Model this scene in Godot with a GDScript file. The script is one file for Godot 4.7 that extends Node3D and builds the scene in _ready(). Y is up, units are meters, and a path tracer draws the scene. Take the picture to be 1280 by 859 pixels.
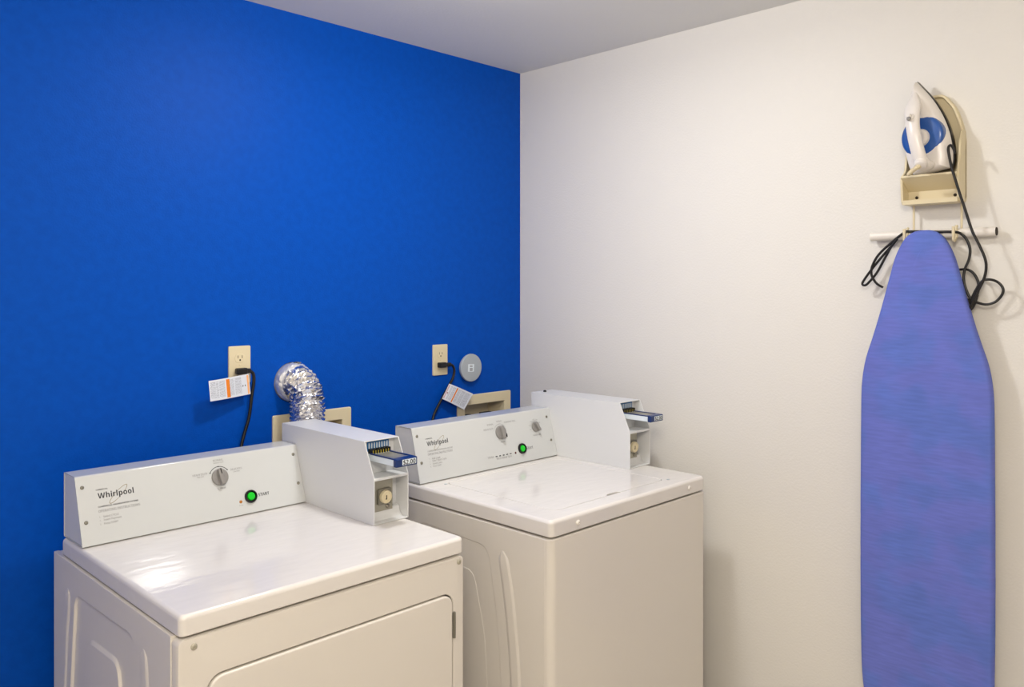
extends Node3D

# ------------------------------------------------------------------ mesh kit
class Mb:
	var v := PackedVector3Array()
	var uv := PackedVector2Array()
	func tri(a: Vector3, b: Vector3, c: Vector3) -> void:
		v.append(a); v.append(b); v.append(c)
	func quad(a: Vector3, b: Vector3, c: Vector3, d: Vector3) -> void:
		tri(a, b, c); tri(a, c, d)
	func mark() -> int:
		return v.size()
	# turns the triangles added since `start` so that their fronts (clockwise) face outwards
	func outward(start: int) -> void:
		var mid := Vector3.ZERO
		for i in range(start, v.size()):
			mid += v[i]
		mid /= maxf(1.0, v.size() - start)
		var vol := 0.0
		for i in range(start, v.size(), 3):
			vol += (v[i] - mid).dot((v[i + 1] - mid).cross(v[i + 2] - mid))
		if vol > 0.0:
			for i in range(start, v.size(), 3):
				var t := v[i + 1]
				v[i + 1] = v[i + 2]
				v[i + 2] = t
	func loft(rings: Array, cap0 := true, cap1 := true, wrap := false) -> void:
		var s := mark()
		var n: int = rings[0].size()
		var cnt := rings.size() if wrap else rings.size() - 1
		for k in cnt:
			var a: PackedVector3Array = rings[k]
			var b: PackedVector3Array = rings[(k + 1) % rings.size()]
			for i in n:
				var j := (i + 1) % n
				quad(a[i], a[j], b[j], b[i])
		if cap0:
			fan(rings[0], true)
		if cap1:
			fan(rings[rings.size() - 1], false)
		outward(s)
	func fan(ring: PackedVector3Array, back: bool) -> void:
		var c := Vector3.ZERO
		for p in ring:
			c += p
		c /= ring.size()
		for i in ring.size():
			var j := (i + 1) % ring.size()
			if back:
				tri(c, ring[j], ring[i])
			else:
				tri(c, ring[i], ring[j])
	# box with rounded edges between two corners
	func rbox(lo: Vector3, hi: Vector3, r := 0.003, seg := 3, t := Transform3D()) -> void:
		r = minf(r, 0.499 * minf(hi.x - lo.x, minf(hi.y - lo.y, hi.z - lo.z)))
		var rings := []
		for k in seg + 1:
			var a := PI / 2 * k / seg
			rings.append(Kit.ring(Kit.rr(lo.x, lo.y, hi.x, hi.y, r, seg, r * (1 - sin(a))), lo.z + r * (1 - cos(a)), t))
		for k in seg + 1:
			var a := PI / 2 * k / seg
			rings.append(Kit.ring(Kit.rr(lo.x, lo.y, hi.x, hi.y, r, seg, r * (1 - cos(a))), hi.z - r * (1 - sin(a)), t))
		loft(rings)
	# slab of an outline in the local xy plane from z0 to z1 with a rounded front edge
	func slab(poly: PackedVector2Array, z0: float, z1: float, r := 0.001, t := Transform3D(), seg := 2) -> void:
		var rings := [Kit.ring(poly, z0, t), Kit.ring(poly, z1 - r, t)]
		for k in range(1, seg + 1):
			var a := PI / 2 * k / seg
			rings.append(Kit.ring(Kit.inset(poly, r * (1 - cos(a))), z1 - r + r * sin(a), t))
		loft(rings)
	func tube(pts: Array, r: float, seg := 10, caps := true, radii := []) -> void:
		var rings := []
		var up := Vector3.UP
		var t0: Vector3 = (pts[1] - pts[0]).normalized()
		if absf(t0.dot(up)) > 0.9:
			up = Vector3.RIGHT
		var u := t0.cross(up).normalized()
		for k in pts.size():
			var t: Vector3 = (pts[mini(k + 1, pts.size() - 1)] - pts[maxi(k - 1, 0)]).normalized()
			u = (u - t * u.dot(t)).normalized()
			var w := t.cross(u)
			var ring := PackedVector3Array()
			var rad: float = r if radii.is_empty() else radii[k]
			for i in seg:
				var a := TAU * i / seg
				ring.append(pts[k] + (u * cos(a) + w * sin(a)) * rad)
			rings.append(ring)
		loft(rings, caps, caps)
	# profile of (radius, height) turned about local z
	func lathe(prof: Array, t := Transform3D(), seg := 32) -> void:
		var rings := []
		for p in prof:
			var ring := PackedVector3Array()
			for i in seg:
				var a := TAU * i / seg
				ring.append(t * Vector3(p[0] * cos(a), p[0] * sin(a), p[1]))
			rings.append(ring)
		loft(rings)
	func text(s: String, x0: float, x1: float, y: float, t: Transform3D, bold := false, serif := false) -> void:
		var tm := TextMesh.new()
		var f := SystemFont.new()
		f.font_names = PackedStringArray(["Droid Serif" if serif else "Droid Sans"])
		f.font_weight = 700 if bold else 400
		tm.font = f
		tm.text = s
		tm.font_size = 32
		tm.pixel_size = 0.01
		tm.depth = 0.0
		tm.curve_step = 3.0
		tm.horizontal_alignment = HORIZONTAL_ALIGNMENT_LEFT
		var arr := tm.get_mesh_arrays()
		if arr.is_empty() or arr[Mesh.ARRAY_VERTEX] == null:
			return
		var p: PackedVector3Array = arr[Mesh.ARRAY_VERTEX]
		var idx = arr[Mesh.ARRAY_INDEX]
		var lo := Vector3(1e9, 1e9, 0); var hi := -lo
		for q in p:
			lo = lo.min(q); hi = hi.max(q)
		var k := (x1 - x0) / maxf(1e-6, hi.x - lo.x)
		var list := []
		if idx != null and idx.size() > 0:
			for i in idx:
				list.append(p[i])
		else:
			list = Array(p)
		var my := 0.115   # middle of the capitals above the base line
		for q in list:
			v.append(t * Vector3(x0 + (q.x - lo.x) * k, y + (q.y - (lo.y + hi.y) * 0.5) * k, 0.0))
	func commit(mat: Material, angle := 38.0) -> ArrayMesh:
		var fn := PackedVector3Array()
		var at := {}
		for i in range(0, v.size(), 3):
			var n := (v[i + 2] - v[i]).cross(v[i + 1] - v[i])
			fn.append(n)
			for j in 3:
				var key := Vector3i((v[i + j] * 50000.0).round())
				if at.has(key):
					at[key].append(i / 3)
				else:
					at[key] = [i / 3]
		var nn := PackedVector3Array()
		nn.resize(v.size())
		var lim := cos(deg_to_rad(angle))
		for i in v.size():
			var own := fn[i / 3].normalized()
			var sum := Vector3.ZERO
			for k in at[Vector3i((v[i] * 50000.0).round())]:
				if fn[k].normalized().dot(own) > lim:
					sum += fn[k]
			nn[i] = sum.normalized() if sum.length() > 1e-14 else Vector3.UP
		var arr := []
		arr.resize(Mesh.ARRAY_MAX)
		arr[Mesh.ARRAY_VERTEX] = v
		arr[Mesh.ARRAY_NORMAL] = nn
		if uv.size() == v.size():
			arr[Mesh.ARRAY_TEX_UV] = uv
		var m := ArrayMesh.new()
		m.add_surface_from_arrays(Mesh.PRIMITIVE_TRIANGLES, arr)
		m.surface_set_material(0, mat)
		return m

class Kit:
	static func rr(x0: float, y0: float, x1: float, y1: float, r: float, seg := 3, ins := 0.0) -> PackedVector2Array:
		var out := PackedVector2Array()
		var rad := maxf(r - ins, 0.00001)
		var c := [Vector2(x1 - r, y1 - r), Vector2(x0 + r, y1 - r), Vector2(x0 + r, y0 + r), Vector2(x1 - r, y0 + r)]
		for k in 4:
			for i in seg + 1:
				var a := PI / 2 * (k + float(i) / seg)
				out.append(c[k] + Vector2(cos(a), sin(a)) * rad)
		return out
	static func ring(p: PackedVector2Array, z: float, t := Transform3D()) -> PackedVector3Array:
		var o := PackedVector3Array()
		for q in p:
			o.append(t * Vector3(q.x, q.y, z))
		return o
	# outline moved inwards by d (counter-clockwise outlines), the same number of points
	static func inset(p: PackedVector2Array, d: float) -> PackedVector2Array:
		var o := PackedVector2Array()
		var n := p.size()
		var area := 0.0
		for i in n:
			area += p[i].cross(p[(i + 1) % n])
		var sgn := 1.0 if area > 0 else -1.0
		for i in n:
			var a := (p[i] - p[(i + n - 1) % n]).normalized()
			var b := (p[(i + 1) % n] - p[i]).normalized()
			var na := Vector2(-a.y, a.x) * sgn
			var nb := Vector2(-b.y, b.x) * sgn
			var m := (na + nb).normalized()
			o.append(p[i] + m * d / maxf(0.3, m.dot(na)))
		return o
	# polygon with its corners rounded
	static func soft(p: Array, r: float, seg := 4) -> PackedVector2Array:
		var o := PackedVector2Array()
		var n := p.size()
		for i in n:
			var c: Vector2 = p[i]
			var a: Vector2 = p[(i + n - 1) % n] - c
			var b: Vector2 = p[(i + 1) % n] - c
			var d := minf(r, 0.45 * minf(a.length(), b.length()))
			var p0 := c + a.normalized() * d
			var p1 := c + b.normalized() * d
			for k in seg + 1:
				var s := float(k) / seg
				o.append(p0.lerp(c, s).lerp(c.lerp(p1, s), s))
		return o
	static func circle(c: Vector2, r: float, n := 24) -> PackedVector2Array:
		var o := PackedVector2Array()
		for i in n:
			o.append(c + Vector2(cos(TAU * i / n), sin(TAU * i / n)) * r)
		return o
	static func spline(p: Array, step := 0.006) -> Array:
		var c := Curve3D.new()
		c.bake_interval = step
		for i in p.size():
			var a: Vector3 = p[maxi(i - 1, 0)]
			var b: Vector3 = p[mini(i + 1, p.size() - 1)]
			var la: float = (p[i] - a).length()
			var lb: float = (b - p[i]).length()
			var d := (b - a).normalized()
			c.add_point(p[i], -d * la / 3.0, d * lb / 3.0)
		return Array(c.get_baked_points())

# ------------------------------------------------------------------ scene kit
var mats := {}

func thing(called: String, label: String, category: String, at: Vector3, group := "") -> Node3D:
	var o := Node3D.new()
	o.name = called
	add_child(o, true)
	o.position = at
	o.set_meta("label", label)
	o.set_meta("category", category)
	if group:
		o.set_meta("group", group)
	return o

# a part built in world coordinates under its thing, or a sub-part under a part
func part(parent: Node3D, called: String, m: Mb, mat: Material, label := "", angle := 38.0) -> MeshInstance3D:
	var o := MeshInstance3D.new()
	o.name = called
	o.mesh = m.commit(mat, angle)
	o.cast_shadow = GeometryInstance3D.SHADOW_CASTING_SETTING_ON
	parent.add_child(o, true)
	if parent.get_parent() == self:
		o.position = -parent.position
	if label:
		o.set_meta("label", label)
	return o

func struct(called: String, m: Mb, mat: Material) -> MeshInstance3D:
	var o := MeshInstance3D.new()
	o.name = called
	o.mesh = m.commit(mat)
	add_child(o, true)
	o.set_meta("kind", "structure")
	return o

func mat(called: String, c: Color, rough := 0.5, metal := 0.0) -> StandardMaterial3D:
	var m := StandardMaterial3D.new()
	m.resource_name = called
	m.albedo_color = c
	m.roughness = rough
	m.metallic = metal
	mats[called] = m
	return m

func noise_tex(seed_: int, freq: float, size := 512, oct := 3, lo := Color.BLACK, hi := Color.WHITE, stretch := Vector2.ONE) -> ImageTexture:
	var n := FastNoiseLite.new()
	n.seed = seed_
	n.noise_type = FastNoiseLite.TYPE_SIMPLEX_SMOOTH
	n.frequency = freq
	n.fractal_octaves = oct
	var g := n.get_seamless_image(int(size * stretch.x), int(size * stretch.y))
	if stretch != Vector2.ONE:
		g.resize(size, size, Image.INTERPOLATE_LANCZOS)
	var im := Image.create_empty(size, size, true, Image.FORMAT_RGB8)
	for y in size:
		for x in size:
			im.set_pixel(x, y, lo.lerp(hi, g.get_pixel(x, y).r))
	im.generate_mipmaps()
	return ImageTexture.create_from_image(im)

func relief(m: StandardMaterial3D, tex: Texture2D, cm: float, scale_: float) -> void:
	m.uv1_triplanar = true
	m.uv1_world_triplanar = true
	m.uv1_scale = Vector3.ONE * scale_
	m.heightmap_enabled = true
	m.heightmap_texture = tex
	m.heightmap_scale = cm

# ------------------------------------------------------------------ build
func _ready() -> void:
	set_camera()
	set_light()
	set_materials()
	build_room()
	build_dryer()
	build_washer()
	build_wall_fittings()
	build_duct()
	build_cords()
	build_rack()
	build_board()
	build_iron()

func set_camera() -> void:
	var cam := Camera3D.new()
	cam.name = "camera"
	add_child(cam)
	cam.position = Vector3(-2.3804, 1.527, 2.3313)
	cam.rotation_degrees = Vector3(0, -45.03, 0)
	cam.projection = Camera3D.PROJECTION_FRUSTUM
	cam.near = 0.05
	cam.far = 60.0
	cam.size = 859.0 / 1019.24 * 0.05
	cam.frustum_offset = Vector2(0, -67.58 / 1019.24 * 0.05)
	cam.current = true

const LAMP_A := Vector3(-1.0, 2.4088, 0.92)
const FILL_LAMP := Vector3(-2.45, 2.4088, 2.35)

func set_light() -> void:
	var we := WorldEnvironment.new()
	we.name = "world_environment"
	var e := Environment.new()
	e.background_mode = Environment.BG_COLOR
	e.background_color = Color(0, 0, 0)
	e.tonemap_mode = Environment.TONE_MAPPER_LINEAR
	e.tonemap_exposure = 1.05
	e.sdfgi_enabled = true
	e.ssao_enabled = true
	e.ssil_enabled = true
	we.environment = e
	add_child(we)
	# a drum fitting over the machines: bright underside, softer sides
	drum("round opal drum light on the ceiling above the two machines", LAMP_A, 0.13, 0.82, 0.26, Color(1.0, 0.99, 0.975))
	# fill lamp added beside the camera, out of view, to brighten walls and fronts
	fill_globe("unseen opal fill light added on the ceiling just beside the camera", FILL_LAMP, 1.42, Color(1.0, 0.955, 0.89))

func glow(c: Color, e: float) -> StandardMaterial3D:
	var g := mat("lamp_glow", Color(0.95, 0.95, 0.93), 0.4)
	g.emission_enabled = true
	g.emission = c
	g.emission_energy_multiplier = e
	return g

func flip(at: Vector3) -> Transform3D:
	return Transform3D(Basis(Vector3(1, 0, 0), Vector3(0, 0, 1), Vector3(0, -1, 0)), at)

func omni(t: Node3D, drop: float, size: float, energy: float, c: Color) -> void:
	var l := OmniLight3D.new()
	l.name = "lamp_light"
	l.light_color = c
	l.light_energy = energy
	l.light_size = size
	l.omni_range = 12.0
	l.omni_attenuation = 2.0
	l.shadow_enabled = true
	l.position = Vector3(0, -drop, 0)
	t.add_child(l)

func drum(label: String, at: Vector3, r: float, down: float, around: float, c: Color) -> void:
	var t := thing("ceiling_light", label, "light", at, "ceiling lights")
	var m := Mb.new()
	m.lathe([[r + 0.012, 0.0], [r + 0.012, 0.012], [r + 0.006, 0.016], [0.001, 0.016]], flip(at), 48)
	part(t, "housing", m, mat("lamp_white", Color(0.9, 0.9, 0.88), 0.5))
	m = Mb.new()
	m.lathe([[r, 0.0165], [r, 0.062], [r - 0.006, 0.07], [0.001, 0.072]], flip(at), 48)
	part(t, "diffuser", m, glow(c, 3.0))
	omni(t, 0.045, 0.02, around, c)
	var l := AreaLight3D.new()
	l.name = "lamp_underside_light"
	l.area_size = Vector2(1.7 * r, 1.7 * r)
	l.light_color = c
	l.light_energy = down
	l.area_range = 12.0
	l.area_attenuation = 2.0
	l.shadow_enabled = true
	l.rotation_degrees = Vector3(-90, 0, 0)
	l.position = Vector3(0, -0.076, 0)
	t.add_child(l)

func fill_globe(label: String, at: Vector3, energy: float, c: Color) -> void:
	var t := thing("ceiling_light", label, "light", at, "ceiling lights")  # this ceiling light is an added fill lamp, out of view
	var m := Mb.new()
	m.lathe([[0.075, 0.0], [0.075, 0.02], [0.06, 0.04], [0.001, 0.04]], flip(at), 36)
	part(t, "housing", m, mat("lamp_white", Color(0.9, 0.9, 0.88), 0.5))
	m = Mb.new()
	var prof := []
	for k in 17:
		var a := PI * (0.13 + 0.87 * k / 16.0)
		prof.append([maxf(0.001, 0.235 * sin(a)), 0.265 - 0.235 * cos(a)])
	m.lathe(prof, flip(at), 40)
	part(t, "fill_globe", m, glow(c, 3.0))
	omni(t, 0.265, 0.22, energy, c)

func set_materials() -> void:
	var peel := noise_tex(3, 0.11, 512, 3)
	var m := mat("blue_paint", Color(0.0, 0.305, 0.72), 0.5)
	m.metallic_specular = 0.22
	m.albedo_texture = noise_tex(11, 0.02, 512, 5, Color(0.90, 0.93, 0.94), Color(1, 1, 1))
	relief(m, peel, 0.03, 2.6)
	m = mat("white_paint", Color(0.89, 0.88, 0.86), 0.5)
	m.metallic_specular = 0.35
	relief(m, peel, 0.04, 2.0)
	m = mat("ceiling_paint", Color(0.90, 0.90, 0.89), 0.85)
	relief(m, peel, 0.03, 1.4)
	m = mat("vinyl_floor", Color(0.87, 0.83, 0.77), 0.4)
	m.albedo_texture = noise_tex(5, 0.05, 512, 4, Color(0.8, 0.8, 0.8), Color(1, 1, 1))
	m.uv1_triplanar = true
	m.uv1_world_triplanar = true
	var ripple := noise_tex(9, 0.022, 512, 2, Color.BLACK, Color.WHITE, Vector2(0.45, 1.0))
	m = mat("enamel", Color(0.90, 0.885, 0.87), 0.11)
	relief(m, ripple, 0.045, 2.0)
	m = mat("cabinet_white", Color(0.89, 0.87, 0.84), 0.28)
	m = mat("console_white", Color(0.795, 0.805, 0.805), 0.09)
	m = mat("coin_white", Color(0.86, 0.865, 0.87), 0.38)
	mat("plaster", Color(0.7, 0.68, 0.64), 0.9)
	mat("steel", Color(0.62, 0.6, 0.56), 0.3, 1.0)
	mat("dull_steel", Color(0.55, 0.54, 0.5), 0.42, 0.8)
	mat("screw_grey", Color(0.72, 0.7, 0.64), 0.3, 0.3)
	mat("zinc", Color(0.66, 0.65, 0.6), 0.4, 0.7)
	mat("knob_grey", Color(0.55, 0.54, 0.53), 0.35)
	mat("black", Color(0.035, 0.035, 0.04), 0.35)
	mat("cord_black", Color(0.05, 0.04, 0.035), 0.45)
	mat("print_dark", Color(0.2, 0.21, 0.23), 0.5)
	mat("print_grey", Color(0.5, 0.5, 0.51), 0.5)
	mat("print_gold", Color(0.52, 0.47, 0.3), 0.4)
	mat("amber", Color(0.68, 0.43, 0.12), 0.3)
	mat("maroon", Color(0.3, 0.06, 0.1), 0.3)
	m = mat("green_lens", Color(0.03, 0.72, 0.13), 0.25)
	m.emission_enabled = true
	m.emission = Color(0.02, 0.75, 0.1)
	m.emission_energy_multiplier = 0.2
	mat("slide_blue", Color(0.03, 0.17, 0.40), 0.3)
	mat("label_blue", Color(0.08, 0.42, 0.67), 0.35)
	mat("label_white", Color(0.86, 0.9, 0.93), 0.4)
	mat("yellow", Color(0.75, 0.68, 0.2), 0.5)
	mat("ivory", Color(0.86, 0.81, 0.68), 0.4)
	mat("cream_plastic", Color(0.87, 0.82, 0.69), 0.38)
	mat("slot_dark", Color(0.16, 0.12, 0.08), 0.7)  # brown of screws and rail end; in the outlets it paints hole shade
	mat("cap_grey", Color(0.66, 0.69, 0.72), 0.4)
	mat("white_plastic", Color(0.91, 0.89, 0.87), 0.28)
	mat("rail_white", Color(0.9, 0.88, 0.85), 0.35)
	m = mat("foil", Color(0.9, 0.9, 0.91), 0.2, 1.0)
	m = mat("tank_blue", Color(0.0, 0.3, 0.62), 0.12)
	m.clearcoat_enabled = true
	mat("sole_steel", Color(0.6, 0.55, 0.46), 0.28, 1.0)
	m = mat("cover_cloth", Color(0.43, 0.50, 0.85), 0.85)
	m.albedo_texture = cloth_tex()
	m.uv1_triplanar = true
	m.uv1_world_triplanar = true
	m.uv1_scale = Vector3.ONE * 1.9
	m.heightmap_enabled = true
	m.heightmap_texture = noise_tex(21, 0.05, 512, 2, Color.BLACK, Color.WHITE, Vector2(0.2, 1.0))
	m.heightmap_scale = 0.03

func cloth_tex() -> ImageTexture:
	var s := 512
	var a := FastNoiseLite.new(); a.seed = 4; a.frequency = 0.006; a.fractal_octaves = 3
	var b := FastNoiseLite.new(); b.seed = 8; b.frequency = 0.009; b.fractal_octaves = 2
	var c := FastNoiseLite.new(); c.seed = 15; c.frequency = 0.12; c.fractal_octaves = 2
	var ia := a.get_seamless_image(s, s)
	var ib := b.get_seamless_image(s, s)
	var ic := c.get_seamless_image(s / 8, s)
	ic.resize(s, s, Image.INTERPOLATE_CUBIC)
	var im := Image.create_empty(s, s, true, Image.FORMAT_RGB8)
	for y in s:
		for x in s:
			var p := ia.get_pixel(x, y).r
			var q := ib.get_pixel(x, y).r
			var w := ic.get_pixel(x, y).r
			var col := Color(0.90, 0.96, 0.97).lerp(Color(1.0, 0.96, 0.98), smoothstep(0.3, 0.7, p))
			col = col * (0.95 + 0.05 * q) * (0.93 + 0.07 * w)
			im.set_pixel(x, y, Color(col.r, col.g, col.b))
	im.generate_mipmaps()
	return ImageTexture.create_from_image(im)

# ------------------------------------------------------------------ room
const RX := -3.7
const RZ := 4.1
const RH := 2.4088

func build_room() -> void:
	# blue wall with the two recesses of the valve boxes and the hole of the duct
	var w := CSGCombiner3D.new()
	w.name = "wall_back"
	w.set_meta("kind", "structure")
	add_child(w)
	var b := CSGBox3D.new()
	b.size = Vector3(-RX + 0.24, RH, 0.14)
	b.position = Vector3(RX / 2, RH / 2, -0.07)
	b.material = mats.blue_paint
	w.add_child(b)
	for x in [-0.9635, -0.2015]:
		var c := CSGBox3D.new()
		c.operation = CSGShape3D.OPERATION_SUBTRACTION
		c.size = Vector3(0.222, 0.17, 0.2)
		c.position = Vector3(x, 1.003 if x > -0.5 else 1.011, 0.0)
		c.material = mats.blue_paint
		w.add_child(c)
	var d := CSGCylinder3D.new()
	d.operation = CSGShape3D.OPERATION_SUBTRACTION
	d.radius = 0.064
	d.height = 0.5
	d.sides = 40
	d.rotation_degrees = Vector3(90, 0, 0)
	d.position = Vector3(-1.037, 1.232, 0)
	d.material = mats.plaster
	w.add_child(d)
	var m := Mb.new()
	m.rbox(Vector3(0, 0, 0), Vector3(0.12, RH, RZ), 0.0005, 1)
	struct("wall_right", m, mats.white_paint)
	m = Mb.new()
	m.rbox(Vector3(RX - 0.12, 0, 0), Vector3(RX, RH, RZ), 0.0005, 1)
	struct("wall_left", m, mats.white_paint)
	m = Mb.new()
	m.rbox(Vector3(RX - 0.12, 0, RZ), Vector3(0.12, RH, RZ + 0.12), 0.0005, 1)
	struct("wall_front", m, mats.white_paint)
	m = Mb.new()
	m.rbox(Vector3(RX - 0.12, -0.12, -0.14), Vector3(0.12, 0, RZ + 0.12), 0.0005, 1)
	struct("floor", m, mats.vinyl_floor)
	m = Mb.new()
	m.rbox(Vector3(RX - 0.12, RH, -0.14), Vector3(0.12, RH + 0.12, RZ + 0.12), 0.0005, 1)
	struct("ceiling", m, mats.ceiling_paint)

# ------------------------------------------------------------------ machines
# frame whose x runs along the console, y up its sloping face, z out of it
func console_frame(y0: float, zb: float, yt: float, zt: float) -> Transform3D:
	var up := Vector3(0, yt - y0, zt - zb).normalized()
	return Transform3D(Basis(Vector3.RIGHT, up, Vector3.RIGHT.cross(up)), Vector3(0, y0, zb))

func console(t: Node3D, x0: float, x1: float, y0: float, yt: float, zback: float, zt: float, zb: float) -> MeshInstance3D:
	# profile in (z, y), extruded along x
	var prof := Kit.soft([Vector2(zback, y0 + 0.0022), Vector2(zb + (zt - zb) * 0.0022 / (yt - y0), y0 + 0.0022), Vector2(zt, yt), Vector2(zback, yt)], 0.004, 3)
	var inner := Kit.inset(prof, 0.0016)
	var fx := Transform3D(Basis(Vector3(0, 0, 1), Vector3(0, 1, 0), Vector3(1, 0, 0)), Vector3.ZERO)
	var m := Mb.new()
	m.loft([Kit.ring(inner, x0 + 0.003, fx), Kit.ring(inner, x0, fx), Kit.ring(prof, x0, fx), Kit.ring(prof, x1, fx), Kit.ring(inner, x1, fx), Kit.ring(inner, x1 - 0.003, fx)])
	var c := part(t, "console", m, mats.console_white)
	m = Mb.new()
	m.rbox(Vector3(x0 + 0.012, y0, zback + 0.01), Vector3(x1 - 0.012, y0 + 0.004, zb - 0.018), 0.0004, 1)
	part(c, "foot", m, mats.console_white)
	for x in [x0 + 0.0012, x1 - 0.0042]:
		m = Mb.new()
		m.loft([Kit.ring(Kit.inset(prof, 0.003), x, fx), Kit.ring(Kit.inset(prof, 0.003), x + 0.003, fx)])
		part(c, "end_cap", m, mats.coin_white)
	return c

func screw_at(parent: Node3D, fr: Transform3D, x: float, y: float, r := 0.0045, mt: Material = null) -> void:
	var m := Mb.new()
	var t := fr * Transform3D(Basis(), Vector3(x, y, 0))
	m.lathe([[r, -0.0005], [r, r * 0.2], [r * 0.85, r * 0.4], [r * 0.45, r * 0.55], [r * 0.4, r * 0.3], [0.0002, r * 0.3]], t, 14)
	part(parent, "screw", m, mt if mt else mats.dull_steel)

func dial(parent: Node3D, fr: Transform3D, x: float, y: float, r: float, turn: float, mark: bool) -> void:
	var t := fr * Transform3D(Basis(Vector3(0, 0, 1), turn), Vector3(x, y, 0))
	var m := Mb.new()
	m.lathe([[r, 0.0], [r, 0.003], [r * 0.96, 0.0055], [r * 0.9, 0.0062], [r * 0.2, 0.0064], [0.0002, 0.0064]], t, 40)
	var k := Kit.rr(-r * 0.27, -r * 0.98, r * 0.27, r * 0.98, r * 0.26, 4)
	m.loft([Kit.ring(k, 0.005, t), Kit.ring(k, 0.016, t), Kit.ring(Kit.inset(k, 0.0012), 0.0175, t), Kit.ring(Kit.inset(k, 0.003), 0.018, t)])
	var d := part(parent, "knob", m, mats.knob_grey)
	if mark:
		m = Mb.new()
		m.slab(Kit.rr(-0.0012, r * 0.3, 0.0012, r * 0.95, 0.0008, 2), 0.0178, 0.0184, 0.0002, t)
		# the pointer is a line of the dial's own print
		part(parent, "pointer", m, mats.black)

func button(parent: Node3D, fr: Transform3D, x: float, y: float) -> void:
	var t := fr * Transform3D(Basis(), Vector3(x, y, 0))
	var m := Mb.new()
	m.lathe([[0.0175, -0.001], [0.0175, 0.004], [0.016, 0.0075], [0.0135, 0.0075], [0.0122, 0.002], [0.0002, 0.002]], t, 40)
	part(parent, "button_bezel", m, mats.black, "black button bezel")
	m = Mb.new()
	m.lathe([[0.0108, 0.0015], [0.0108, 0.005], [0.0098, 0.0066], [0.006, 0.0075], [0.0002, 0.0078]], t, 32)
	part(parent, "start_button_light", m, mats.green_lens, "lit green start button")

func dot_light(parent: Node3D, called: String, fr: Transform3D, x: float, y: float, r: float, mt: Material) -> void:
	var m := Mb.new()
	m.lathe([[r, -0.0005], [r, 0.0008], [r * 0.6, 0.0016], [0.0001, 0.0019]], fr * Transform3D(Basis(), Vector3(x, y, 0)), 16)
	part(parent, called, m, mt)

func logo(parent: Node3D, fr: Transform3D, x0: float) -> void:
	var t := fr * Transform3D(Basis(), Vector3(0, 0, 0.0003))
	var m := Mb.new()
	m.text("Whirlpool", x0, x0 + 0.083, 0.1142, t, true)
	# small line of print over the first letters
	m.text("COMMERCIAL", x0 - 0.003, x0 + 0.024, 0.1305, t, true)
	part(parent, "maker_lettering", m, mats.print_dark)
	m = Mb.new()
	var rings := []
	var n := 48
	for i in n:
		var a := TAU * i / n
		var wdt := 0.0003 + 0.00035 * absf(cos(a))
		var cc := Vector2(cos(a) * 0.029, sin(a) * 0.0068)
		var nn := Vector2(cos(a), sin(a) * 1.6).normalized()
		var ring := PackedVector3Array()
		for q in [cc - nn * wdt, cc + nn * wdt]:
			var p: Vector2 = q.rotated(0.72) + Vector2(x0 + 0.047, 0.1135)
			ring.append(t * Vector3(p.x, p.y, -0.0001))
		rings.append(ring)
	for i in n:
		var a: PackedVector3Array = rings[i]
		var b: PackedVector3Array = rings[(i + 1) % n]
		m.quad(a[0], a[1], b[1], b[0])
	part(parent, "maker_swirl", m, mats.print_gold, "thin gold oval of the maker's mark")

func arc_mark(m: Mb, t: Transform3D, c: Vector2, r: float, a0: float, a1: float, w := 0.0008) -> void:
	var n := 20
	for i in n:
		var a := lerpf(a0, a1, float(i) / n)
		var b := lerpf(a0, a1, float(i + 1) / n)
		var p := [c + Vector2.from_angle(a) * (r - w), c + Vector2.from_angle(a) * (r + w), c + Vector2.from_angle(b) * (r + w), c + Vector2.from_angle(b) * (r - w)]
		m.quad(t * Vector3(p[0].x, p[0].y, 0), t * Vector3(p[1].x, p[1].y, 0), t * Vector3(p[2].x, p[2].y, 0), t * Vector3(p[3].x, p[3].y, 0))

# distance from c to a polygon's edge along a direction
func reach(poly: Array, c: Vector2, ang: float) -> float:
	var d := Vector2.from_angle(ang)
	var best := 0.0
	for i in poly.size():
		var a: Vector2 = poly[i]
		var b: Vector2 = poly[(i + 1) % poly.size()]
		var e := b - a
		var den := d.cross(e)
		if absf(den) < 1e-9:
			continue
		var tt := (a - c).cross(e) / den
		var uu := (a - c).cross(d) / den
		if tt > 0.0 and uu >= -1e-6 and uu <= 1.0 + 1e-6:
			best = maxf(best, tt)
	return best

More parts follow.
